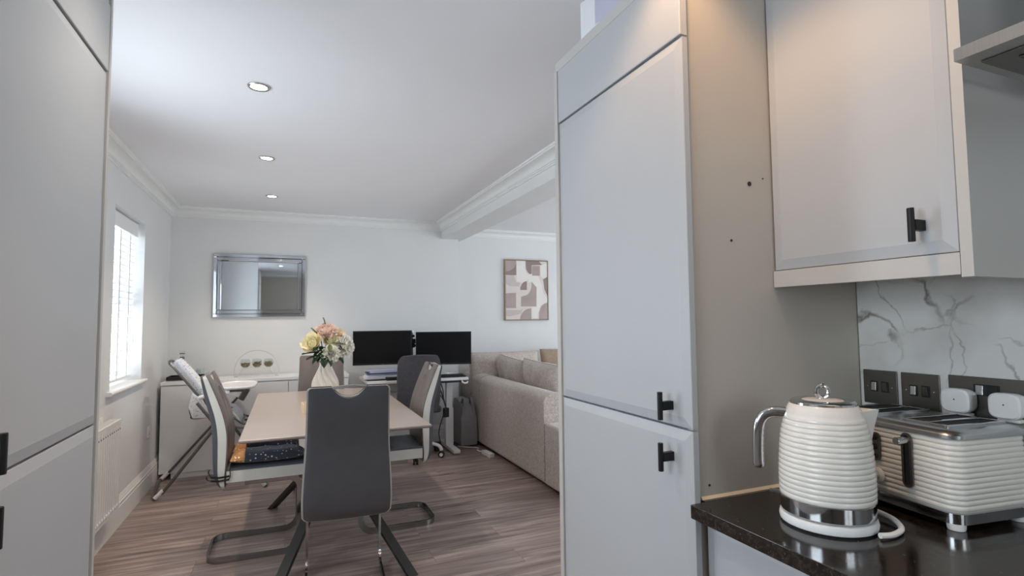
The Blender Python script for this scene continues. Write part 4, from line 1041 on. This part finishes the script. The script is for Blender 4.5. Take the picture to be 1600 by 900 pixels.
for y in (4.85, 5.31): b.tube(spline([(-.63, y, .735), (-.56, y, .755), (-.50, y, .765), (-.42, y, .765)], 5), .017, 10)
obj('armrest', b, M['whitep'], hc)
b = B(); R = []
for z, k in ((.785, .93), (.792, .985), (.802, 1.), (.8075, .985), (.8075, .955), (.800, .93)):
    ring = []
    for j in range(48):
        a = 2*PI*j/48
        ring.append((-.375+.145*k*math.copysign(abs(math.cos(a))**.75, math.cos(a)), 5.08+.27*k*math.copysign(abs(math.sin(a))**.75, math.sin(a)), z))
    R.append(ring)
b.rings(R); obj('tray', b, M['whitegloss'], hc)
b = B(); b.box(-.44, 4.86, .765, -.315, 5.30, .7845, .004); b.cbox((-.33, 5.08, .72), (.05, .1, .10), RY(.5), .01); obj('tray_bracket', b, M['highframe'], hc)
b = B(); b.box(-.262, 4.90, .494, -.245, 5.26, .512, .005); b.tube(spline([(-.44, 4.885, .56), (-.40, 4.885, .50), (-.34, 4.885, .475), (-.27, 4.885, .475)], 5), .008, 8); b.tube(spline([(-.44, 5.275, .56), (-.40, 5.275, .50), (-.34, 5.275, .475), (-.27, 5.275, .475)], 5), .008, 8); b.tube([(-.27, 4.885, .475), (-.27, 5.275, .475)], .009, 8); obj('footrest', b, M['highframe'], hc)

# ------------------------------------------------------------------ radiator and wall sockets
rd = thing('radiator', 'white panel radiator on the window wall below the sill', 'radiator', (XL+.05, 3.5, .19), world=True)
ry0, ry1, rz0, rz1 = 2.95, 4.02, .195, .737
b = B(); nf = 26; prof = []
for k in range(nf):
    y = ry0+.012+(ry1-ry0-.024)*k/nf; w = (ry1-ry0-.024)/nf
    prof += [(y+.1*w, 0), (y+.18*w, .0024), (y+.82*w, .0024), (y+.9*w, 0)]
poly = [(ry0, -.012)]+[(ry0, 0)]+prof+[(ry1, 0), (ry1, -.012)]
b.prism([(y, x) for y, x in poly], (XL+.078, 0, rz0+.02), (0, 1, 0), (1, 0, 0), (0, 0, rz1-rz0-.045))
b.box(XL+.066, ry0, rz0, XL+.080, ry1, rz0+.0195, .004); b.box(XL+.066, ry0, rz1-.0245, XL+.080, ry1, rz1-.004, .004)
obj('front_panel', b, M['trim'], rd)
b = B(); b2 = B()
for k in range(nf):
    y = ry0+.012+(ry1-ry0-.024)*(k+.5)/nf; b.box(XL+.0802, y-.006, rz1-.060, XL+.0811, y+.006, rz1-.050, .0004, 1)
    y = ry0+.012+(ry1-ry0-.024)*k/nf; b2.ell((XL+.081, y, rz0+.035), (.006, .008, .011), 10, 6)
obj('front_vent', b, M['gap'], rd); obj('seam_dimples', b2, M['whitegloss'], rd)
b = B(); b.box(XL+.03, ry0+.01, rz0+.02, XL+.064, ry1-.01, rz1-.02); obj('rear_panel', b, M['trim'], rd)
b = B()
for q in ((ry0, ry0+.004), (ry1-.004, ry1)): b.box(XL+.022, q[0], rz0+.01, XL+.0655, q[1], rz1, .001)
for k in range(40):
    y = ry0+.012+(ry1-ry0-.024)*k/40; b.box(XL+.024, y, rz1-.006, XL+.070, y+.010, rz1)
b.box(XL+.022, ry0, rz1-.006, XL+.030, ry1, rz1); b.box(XL+.066, ry0, rz1-.006, XL+.080, ry1, rz1); obj('top_grille', b, M['trim'], rd)
b = B(); b.box(XL+.001, ry0+.15, rz0+.1, XL+.029, ry0+.18, rz1-.1); b.box(XL+.001, ry1-.40, rz0+.1, XL+.029, ry1-.37, rz1-.1); obj('wall_bracket', b, M['trim'], rd)
b = B(); b.tube([(XL+.05, ry0-.022, .205), (XL+.05, ry0+.004, .205)], .009, 10); b.tube([(XL+.05, ry0-.022, .005), (XL+.05, ry0-.022, .235)], .009, 10); obj('valve_pipe', b, M['trim'], rd)
def wallsock(name, label, y, z, w, h, n):
    t = thing(name, label, 'socket', (XL, y, z), world=True)
    b = B(); b.box(XL+.001, y-w/2, z-h/2, XL+.010, y+w/2, z+h/2, .003); p = obj('plate', b, M['whitep'], t)
    for k in range(n):
        yy = y+(k-(n-1)/2)*.06; b = B(); b.box(XL+.0098, yy-.008, z+.008, XL+.013, yy+.008, z+.03, .001); obj('rocker', b, M['whitep'], p)
        b = B()
        for dy, dz in ((0, -.005), (-.011, -.022), (.011, -.022)): b.box(XL+.0098, yy+dy-.003, z+dz-.004, XL+.0106, yy+dy+.003, z+dz+.004)
        obj('pin_hole', b, M['gap'], p)
wallsock('wall_socket', 'white double wall socket peeping over the top of the radiator', 3.855, .722, .146, .086, 2)
wallsock('wall_socket', 'white single wall socket low on the window wall near the sideboard', 5.115, .46, .086, .086, 1)
# ------------------------------------------------------------------ sofa
so = thing('corner_sofa', 'beige grey corner sofa with its back to the dining table', 'sofa', (2.4, 4.8, 0), world=True)
def back_prof(x0, x1, z0, z1, n=10):
    r = (x1-x0)/2; out = [(x0+.012, z0), (x0, z0+.03)]
    out += [((x0+x1)/2-r*math.cos(PI*k/n), z1-r*.62+r*.62*math.sin(PI*k/n)) for k in range(n+1)]
    return out+[(x1, z0+.03), (x1-.012, z0)]
b = B(); b.prism(back_prof(1.870, 2.09, .035, .735), (0, 3.87, 0), (1, 0, 0), (0, 0, 1), (0, 1.545, 0), bev=.012); obj('back', b, M['sofa'], so)
b = B(); b.prism(back_prof(1.872, 2.09, .035, .738), (0, 5.42, 0), (1, 0, 0), (0, 0, 1), (0, .625, 0), bev=.012); obj('back', b, M['sofa'], so)
b = B(); b.prism([(q, z) for q, z in back_prof(5.83, 6.045, .035, .738)], (2.095, 0, 0), (0, 1, 0), (0, 0, 1), (1.9, 0, 0), bev=.012); obj('back', b, M['sofa'], so)
b = B(); b.box(1.871, 3.30, .035, 2.93, 3.866, .508, .02, 3); obj('seat_end', b, M['sofa'], so)
b = B(); b.box(2.093, 3.87, .035, 2.93, 5.826, .34, .01); b.box(2.935, 5.0, .035, 3.99, 5.826, .34, .01); obj('seat_base', b, M['sofa'], so)
for x0, y0, x1, y1 in ((2.095, 3.875, 2.925, 4.85), (2.095, 4.855, 2.925, 5.82), (2.935, 5.0, 3.98, 5.82)):
    b = B(); b.box(x0, y0, .342, x1, y1, .485, .035, 3); obj('seat_pad', b, M['sofa'], so)
for x, y in ((1.93, 3.36), (2.87, 3.36), (1.93, 5.98), (3.9, 5.98), (3.9, 5.06)):
    b = B(); b.box(x-.03, y-.03, .0005, x+.03, y+.03, .0355); obj('leg', b, M['tableleg'], so)
def cushion(c, size, rot, label, m='sofa', seed=0, group=None):
    t = thing('sofa_cushion', label, 'cushion', c, group=group); t.rotation_euler = rot
    obj('cover', pillow(*size, n=30, pinch=.03, wr=.028, seed=seed, p=3.2), M[m], t, smooth=180, weld=True)
    obj('piping', piping(size[0], size[1], .005, .03), M[m], t)
GC = 'loose cushions along the sofa back'
# local x = width, local y = height, local z = thickness
def lean_x(tilt, roll=0., yaw=0.): return (Matrix.Rotation(PI/2+yaw, 3, 'Z') @ Matrix.Rotation(PI/2-tilt, 3, 'X') @ Matrix.Rotation(roll, 3, 'Z')).to_euler()
cushion((2.26, 5.40, .715), (.70, .42, .22), lean_x(.22, .06), 'beige grey sofa cushion in the middle of the long sofa back', 'sofa', 5, GC)
cushion((2.265, 4.65, .715), (.76, .42, .23), lean_x(.22, .03), 'beige grey sofa cushion at the near end of the long sofa back', 'sofa', 9, GC)
def lean_y(tilt, roll=0.): return (Matrix.Rotation(PI/2-tilt, 3, 'X') @ Matrix.Rotation(roll, 3, 'Z')).to_euler()
cushion((2.28, 5.70, .73), (.86, .46, .20), lean_y(.12), 'large beige sofa cushion against the end wall below the picture', 'sofa', 13, 'back cushions below the picture')
cushion((3.04, 5.69, .735), (.62, .48, .18), lean_y(.15), 'tan sofa cushion against the end wall beside the tall cupboard', 'sofa2', 17, 'back cushions below the picture')

# ------------------------------------------------------------------ desk
DX0, DX1, DY0, DY1, DZ = .685, 1.668, 5.15, 5.745, .755
dk = thing('standing_desk', 'white height-adjustable desk with T-shaped legs against the end wall', 'desk', (1.18, 5.45, 0), world=True)
b = B(); b.box(DX0, DY0, DZ-.025, DX1, DY1, DZ, .004, 2); obj('desk_top', b, M['whitep'], dk)
for x in (.765, 1.555):
    b = B(); b.box(x-.04, 5.44, .045, x+.04, 5.50, .42, .003); b.box(x-.032, 5.447, .4202, x+.032, 5.493, .705, .003); lg = obj('leg', b, M['whitep'], dk)
    b = B(); b.box(x-.035, 5.18, .010, x+.035, 5.74, .045, .006); b.lathe([(.001, 0), (.02, 0), (.02, .010), (.001, .010)], 14, (x, 5.22, .0003)); b.lathe([(.001, 0), (.02, 0), (.02, .010), (.001, .010)], 14, (x, 5.70, .0003)); obj('foot', b, M['whitep'], lg)
b = B(); b.box(.73, 5.435, .706, 1.59, 5.505, .7295, .002); obj('cross_beam', b, M['whitep'], dk)
b = B(); b.box(1.40, 5.165, .708, 1.60, 5.24, .7295, .004); obj('control_box', b, M['blackp'], dk)
b = B(); b.tube(spline([(1.60, 5.17, .725), (1.62, 5.165, .70), (1.655, 5.165, .70), (1.66, 5.17, .715)], 5), .008, 8); obj('hook', b, M['whitep'], dk)
b = B(); b.box(.95, 5.50, .60, 1.45, 5.60, .612, .002); b.box(.95, 5.60, .60, 1.45, 5.606, .706, .002); obj('cable_tray', b, M['whitep'], dk)

def monitor(x, y, z, yaw, label, w=.565, h=.335):
    t = thing('computer_monitor', label, 'monitor', (x, y, z), yaw, group='pair of monitors on the desk')
    b = B(); b.box(-w/2, 0, -h/2, w/2, .018, h/2, .003); b.box(-w/2+.04, .0182, -h/2+.04, w/2-.012, .045, h/2-.04, .012); obj('casing', b, M['blackp'], t)
    b = B(); b.box(-w/2+.009, -.0012, -h/2+.018, w/2-.009, -.0002, h/2-.009); obj('screen', b, M['screen'], t)
    b = B(); b.box(-.012, -.0014, -h/2+.006, .012, -.0002, -h/2+.0105); obj('badge', b, M['darksteel'], t)
    b = B(); b.box(-.05, .0452, -.05, .05, .06, .05, .003); obj('mount_plate', b, M['blackp'], t)
    return t
monitor(.866, 5.415, 1.057, -math.radians(7), 'black monitor on the window side, above the paper stack')
monitor(1.475, 5.375, 1.038, -math.radians(13), 'black monitor on the sofa side, beside the sofa corner')
ma = thing('monitor_arm', 'grey pole monitor stand with black arms between the two monitors', 'monitor arm', (1.19, 5.56, DZ+.0005), world=True)
b = B(); b.box(1.13, 5.50, DZ+.0005, 1.25, 5.63, DZ+.012, .003); obj('base', b, M['blackp'], ma)
b = B(); b.lathe([(.001, DZ+.0125), (.017, DZ+.0125), (.017, 1.215), (.001, 1.217)], 18, (1.19, 5.56, 0)); obj('pole', b, M['silver'], ma)
b = B(); b.box(1.16, 5.53, 1.085, 1.22, 5.59, 1.135, .004); b.tube([(1.17, 5.555, 1.11), (1.0, 5.56, 1.09), (.874, 5.496, 1.057)], .013, 10); obj('arm', b, M['blackp'], ma)
b = B(); b.box(1.165, 5.535, 1.045, 1.215, 5.585, 1.0845, .004); b.tube([(1.21, 5.555, 1.065), (1.35, 5.56, 1.06), (1.490, 5.456, 1.038)], .013, 10); obj('arm', b, M['blackp'], ma)
b = B(); b.box(1.168, 5.538, 1.150, 1.212, 5.582, 1.175, .004); obj('clamp', b, M['blackp'], ma)

# papers and devices on the desk
st = [(.845, 5.36, .30, .22, .010, 'charcoal', 'thin dark folder lying lowest on the desk under the paper stack', .05),
      (.83, 5.38, .31, .22, .018, 'white', 'white paper pad lowest of the pale papers in the desk stack', -.04),
      (.85, 5.375, .30, .21, .018, 'white', 'white paper pad second up in the desk stack', .03),
      (.865, 5.37, .29, .21, .012, 'teal', 'grey-blue folder in the middle of the desk stack', .06),
      (.855, 5.38, .30, .21, .009, 'blue', 'deep blue folder near the top of the desk stack', .0),
      (.87, 5.375, .29, .21, .012, 'lilac', 'lilac paper wallet second from the top of the desk stack', .03),
      (.85, 5.385, .28, .20, .012, 'lilac', 'lilac paper wallet topmost of the desk stack', -.05)]
z = DZ+.0006
cm = dict(charcoal='blackp', white='paper', lilac='lilac', teal='teal', blue='blue')
for x, y, w, d, h, c, lb, a in st:
    b = B(); b.box(-w/2, -d/2, 0, w/2, d/2, h, .0012)
    b.box(-w/2+.004, -d/2-.0008, h*.3, w/2-.01, -d/2+.001, h*.7)
    o = obj('paper_folder' if c not in ('white',) else 'paper_pad', b, M[cm[c]], label=lb, cat='folder' if c != 'white' else 'paper pad', group='stack of folders on the desk'); o.location = (x, y, z); o.rotation_euler = (0, 0, a); z += h+.0006
b = B(); b.box(-.10, -.04, 0, .10, .04, .028, .006); b.box(-.085, -.0408, .006, .03, -.0402, .022)
o = obj('docking_station', b, M['blackp'], label='low black box on the desk in front of the paper stack', cat='device'); o.location = (.97, 5.235, DZ+.0006)
kbd = thing('keyboard', 'black keyboard at the sofa end of the desk', 'keyboard', (1.47, 5.27, DZ+.0006), -.05)
b = B(); b.prism([(-.07, 0), (.07, 0), (.07, .018), (-.07, .010)], (-.19, 0, 0), (0, 1, 0), (0, 0, 1), (.38, 0, 0), bev=.002); kb_ = obj('casing', b, M['blackp'], kbd)
b = B()
for r_ in range(5):
    for c_ in range(15): b.box(-.178+c_*.0238, -.058+r_*.024, .0135+r_*.0013, -.178+c_*.0238+.0205, -.058+r_*.024+.0205, .0185+r_*.0013, .001, 1)
obj('keys', b, M['blackp'], kb_)
b = B(); b.ell((0, 0, .016), (.030, .052, .018), 18, 10, fn=lambda p: V((p.x, p.y, max(p.z, -.85))))
o = obj('computer_mouse', b, M['whitep'], label='white computer mouse behind the keyboard', cat='mouse'); o.location = (1.52, 5.41, DZ+.0006)
b = B(); b.box(-.05, -.035, 0, .05, .035, .03, .01)
o = obj('headset_case', b, M['blackp'], label='black case on the desk behind the keyboard', cat='case'); o.location = (1.40, 5.43, DZ+.0006)
b = B(); b.box(-.05, -.03, 0, .05, .03, .004, .001)
o = obj('note_pad', b, M['paper'], label='small white note pad at the sofa edge of the desk', cat='note pad'); o.location = (1.61, 5.33, DZ+.0006); o.rotation_euler = (0, 0, .3)

# cables and the bag under the desk
def cable(pts, r, label, m='blackp', group='cables under the desk', name='power_cable'):
    b = B(); b.tube(spline(pts, 8), r, 8); return obj(name, b, M[m], at=pts[0], label=label, cat='cable', group=group)
cable([(1.395, 5.40, .70), (1.41, 5.39, .62), (1.395, 5.40, .50), (1.405, 5.40, .43)], .006, 'short black cable with a loose plug end hanging under the desk')
cable([(1.42, 5.42, .70), (1.43, 5.42, .60), (1.50, 5.40, .46), (1.47, 5.38, .36), (1.42, 5.36, .20), (1.44, 5.34, .06)], .005, 'long black cable running from the desk down to the floor')
cable([(1.45, 5.52, .70), (1.50, 5.54, .55), (1.58, 5.62, .38), (1.63, 5.66, .25), (1.645, 5.68, .16)], .006, 'black cable slanting down behind the right desk leg')
b = B(); b.box(-.028, -.018, 0, .028, .018, .09, .008); b.tube(spline([(0, 0, .089), (-.006, .03, .16), (.004, .06, .25), (0, .10, .335)], 6), .005, 8)
o = obj('power_adapter', b, M['blackp'], label='black power adapter hanging below the office chair back', cat='adapter'); o.location = (1.415, 5.08, .392); o.rotation_euler = (0, 0, .3)
b = B(); b.box(-.035, -.025, 0, .035, .025, .09, .008)
o = obj('power_adapter', b, M['blackp'], label='black power adapter standing on the floor beside the desk foot', cat='adapter'); o.location = (1.42, 5.42, .0005)
bg = thing('storage_bag', 'grey folded bag with handles standing between desk and sofa', 'bag', (1.77, 5.62, 0), world=True)
b = B()
R = []
for z, k in ((.02, 1.), (.06, 1.03), (.30, 1.0), (.42, .93), (.47, .85)):
    R.append([V((1.765+sx*.085*k*(1 if z < .4 else .8), 5.66+sy*.22*k, z+.05*(sy < 0)*(-1 if z > .4 else 0))) for sx, sy in ((-1, -1), (0, -1.06), (1, -1), (1.04, 0), (1, 1), (0, 1.03), (-1, 1), (-1.04, 0))])
b.rings(R); obj('bag_body', b, M['bag'], bg, smooth=50)
for dx in (-.05, .05):
    b = B(); b.tube(spline([(1.765+dx, 5.56, .42), (1.765+dx*.8, 5.50, .50), (1.77+dx*.8, 5.46, .44), (1.775+dx, 5.445, .33)], 6), 0, sec=[(-.014, -.003), (.014, -.003), (.014, .003), (-.014, .003)], up=(1, 0, 0)); obj('handle', b, M['silver'] if False else M['bag'], bg)
ex = thing('extension_lead', 'white extension lead on the floor at the sofa foot', 'extension lead', (1.80, 5.02, 0), world=True)
b = B(); b.cbox((1.815, 5.01, .021), (.055, .19, .04), RZ(.1), .006); obj('socket_block', b, M['whitep'], ex)
b = B(); b.tube(spline([(1.805, 5.11, .018), (1.78, 5.22, .012), (1.82, 5.32, .01), (1.74, 5.40, .01), (1.66, 5.47, .01)], 8), .006, 8); obj('lead', b, M['whitep'], ex)

# ------------------------------------------------------------------ office chair
OX, OY = 1.13, 5.27
oc = thing('office_chair', 'charcoal mesh office chair on white castor legs at the desk', 'office chair', (OX, OY, 0), math.radians(3))
b = B(); NX, NZ = 20, 20
def ob(u, v, s):
    x = (2*u-1); z = .47+.515*v; h = .2-.012*abs(2*v-1)**3
    cr = max(0, abs(x)-.82)/.18; dz = -(.035*cr**2)*(1 if v > .5 else -1)*abs(2*v-1)**4
    y = -.25-.05*(v-.3)**2+.035*x*x-.03*math.sin(PI*v*.9)+s*.011
    return V((x*h, y, z+dz+.008*math.cos(x*2)*(v > .9)))
g1 = [[b.bm.verts.new(ob(i/NX, j/NZ, 1)) for j in range(NZ+1)] for i in range(NX+1)]
g2 = [[b.bm.verts.new(ob(i/NX, j/NZ, -1)) for j in range(NZ+1)] for i in range(NX+1)]
for g in (g1, g2):
    for i in range(NX):
        for j in range(NZ): b.face([g[i][j], g[i+1][j], g[i+1][j+1], g[i][j+1]])
ring = [(i, 0) for i in range(NX+1)]+[(NX, j) for j in range(1, NZ+1)]+[(i, NZ) for i in range(NX-1, -1, -1)]+[(0, j) for j in range(NZ-1, 0, -1)]
for k in range(len(ring)):
    p, q = ring[k], ring[(k+1) % len(ring)]; b.face([g1[p[0]][p[1]], g1[q[0]][q[1]], g2[q[0]][q[1]], g2[p[0]][p[1]]])
ring_co = [(g1[i][j].co+g2[i][j].co)/2 for i, j in ring]
bk = obj('backrest', b, M['mesh'], oc)
b = B(); b.tube(ring_co, .0115, 8, closed=True); obj('back_rim', b, M['mesh'], bk)
b = B(); b.box(-.235, -.22, .44, .235, .24, .51, .03, 3); obj('seat', b, M['mesh'], oc)
b = B(); b.tube(spline([(0, -.30, .60), (0, -.285, .48), (0, -.22, .415), (0, 0, .40)], 6), 0, sec=[(-.006, -.03), (.006, -.03), (.006, .03), (-.006, .03)], up=(0, 1, 0)); obj('back_bar', b, M['blackp'], oc)
b = B(); b.lathe([(.001, .10), (.03, .10), (.03, .25), (.016, .252), (.016, .40), (.10, .405), (.10, .437), (.001, .437)], 20); obj('gas_column', b, M['whitep'], oc)
for k in range(5):
    a = math.radians(-24-3+72*k); d = V((math.cos(a), math.sin(a), 0))
    b = B(); b.tube(spline([d*.0+V((0, 0, .14)), d*.10+V((0, 0, .145)), d*.22+V((0, 0, .125)), d*.27+V((0, 0, .10)), d*.285+V((0, 0, .066))], 5), .017, 10); lg = obj('leg', b, M['whitep'], oc)
    c = d*.285
    b = B()
    for s in (-1, 1): b.lathe([(.001, -.009), (.024, -.009), (.029, -.004), (.029, .004), (.024, .009), (.001, .009)], 20, tuple(c+V((-d.y, d.x, 0))*s*.015+V((0, 0, .0292))), RZ(a) @ RX(PI/2))
    b.lathe([(.001, .03), (.012, .03), (.012, .064), (.001, .064)], 12, tuple(c)); cs = obj('castor', b, M['blackp'], lg)
    b = B()
    for s in (-1, 1): b.lathe([(.012, -.0005), (.0175, -.0005), (.0175, .0006), (.012, .0006)], 18, tuple(c+V((-d.y, d.x, 0))*s*.0245+V((0, 0, .0292))), RZ(a) @ RX(PI/2))
    obj('hub_ring', b, M['whitep'], cs)

# ------------------------------------------------------------------ camera
cam = bpy.data.cameras.new('camera'); co = bpy.data.objects.new('camera', cam); COL.objects.link(co)
cam.sensor_width = 36; cam.lens = 840.79/1600*36; cam.clip_start = .02; cam.clip_end = 60
A_, P_, R_ = .39448, .05912063, -.00937009
cy, sy, cp, sp, cr, sr = math.cos(A_), math.sin(A_), math.cos(P_), math.sin(P_), math.cos(R_), math.sin(R_)
Mc = Matrix(((cr, -sr, 0), (sr, cr, 0), (0, 0, 1))) @ Matrix(((1, 0, 0), (0, cp, sp), (0, -sp, cp))) @ Matrix(((cy, 0, -sy), (0, 1, 0), (sy, 0, cy))) @ Matrix(((1, 0, 0), (0, 0, -1), (0, 1, 0)))
rot = Matrix((Mc[0], -Mc[1], -Mc[2])).transposed()
co.matrix_world = Matrix.Translation((0, 0, 1.32)) @ rot.to_4x4()
SC.camera = co

# ------------------------------------------------------------------ daylight
w = bpy.data.worlds.new('sky'); SC.world = w; w.use_nodes = True
bgn = w.node_tree.nodes['Background']; bgn.inputs['Color'].default_value = (.9, .94, 1, 1); bgn.inputs['Strength'].default_value = DAY['sky']
def daylight(name, loc, size, rot, power, color=(.90, .94, 1.)):
    l = bpy.data.lights.new(name, 'AREA'); l.shape = 'RECTANGLE'; l.size, l.size_y = size; l.energy = power; l.color = color
    o = bpy.data.objects.new(name, l); COL.objects.link(o); o.location = loc; o.rotation_euler = rot; return o
daylight('daylight_window', (XL-.34, 4.45, 1.38), (1.3, .85), (0, -PI/2-.3, 0), DAY['w1'])
daylight('daylight_window', (XL-.34, 2.55, 1.30), (1.3, .85), (0, -PI/2-.35, 0), DAY['w2'])  # through the added hidden window, tilted up to brighten the ceiling
daylight('fill_patio', (XE+.2, 3.9, 1.1), (2.0, 2.7), (0, PI/2, 0), DAY['patio'], (.95, .97, 1.))  # fill through the added patio opening
daylight('fill_lounge', (3.3, 1.45, 1.46), (2.1, 1.3), (PI/2, 0, 0), DAY['lounge'], (.96, .97, 1.))  # fill through the added lounge window
daylight('fill_kitchen_end', (.85, YK-.2, 1.57), (.7, 1.0), (PI/2, 0, 0), DAY['door'], (.98, .97, .95))  # fill through the added window behind the camera
daylight('fill_kitchen', (XL-.34, .45, 1.57), (1.1, 1.1), (0, -PI/2, 0), DAY['kitchen'], (.93, .96, 1.))  # fill through the added kitchen window

vs_ = SC.view_settings
SC.display_settings.display_device = 'sRGB'
vs_.view_transform = 'Standard'; vs_.look = 'None'; vs_.exposure = DAY['exposure']; vs_.gamma = 1; vs_.use_curve_mapping = False
SC.cycles.use_denoising = True
SC.cycles.max_bounces = 10; SC.cycles.diffuse_bounces = 6; SC.cycles.glossy_bounces = 5; SC.cycles.transparent_max_bounces = 16
SC.cycles.sample_clamp_indirect = 6; SC.cycles.caustics_reflective = False; SC.cycles.caustics_refractive = False
for o in list(bpy.data.objects):
    if '_w' in o: del o['_w']
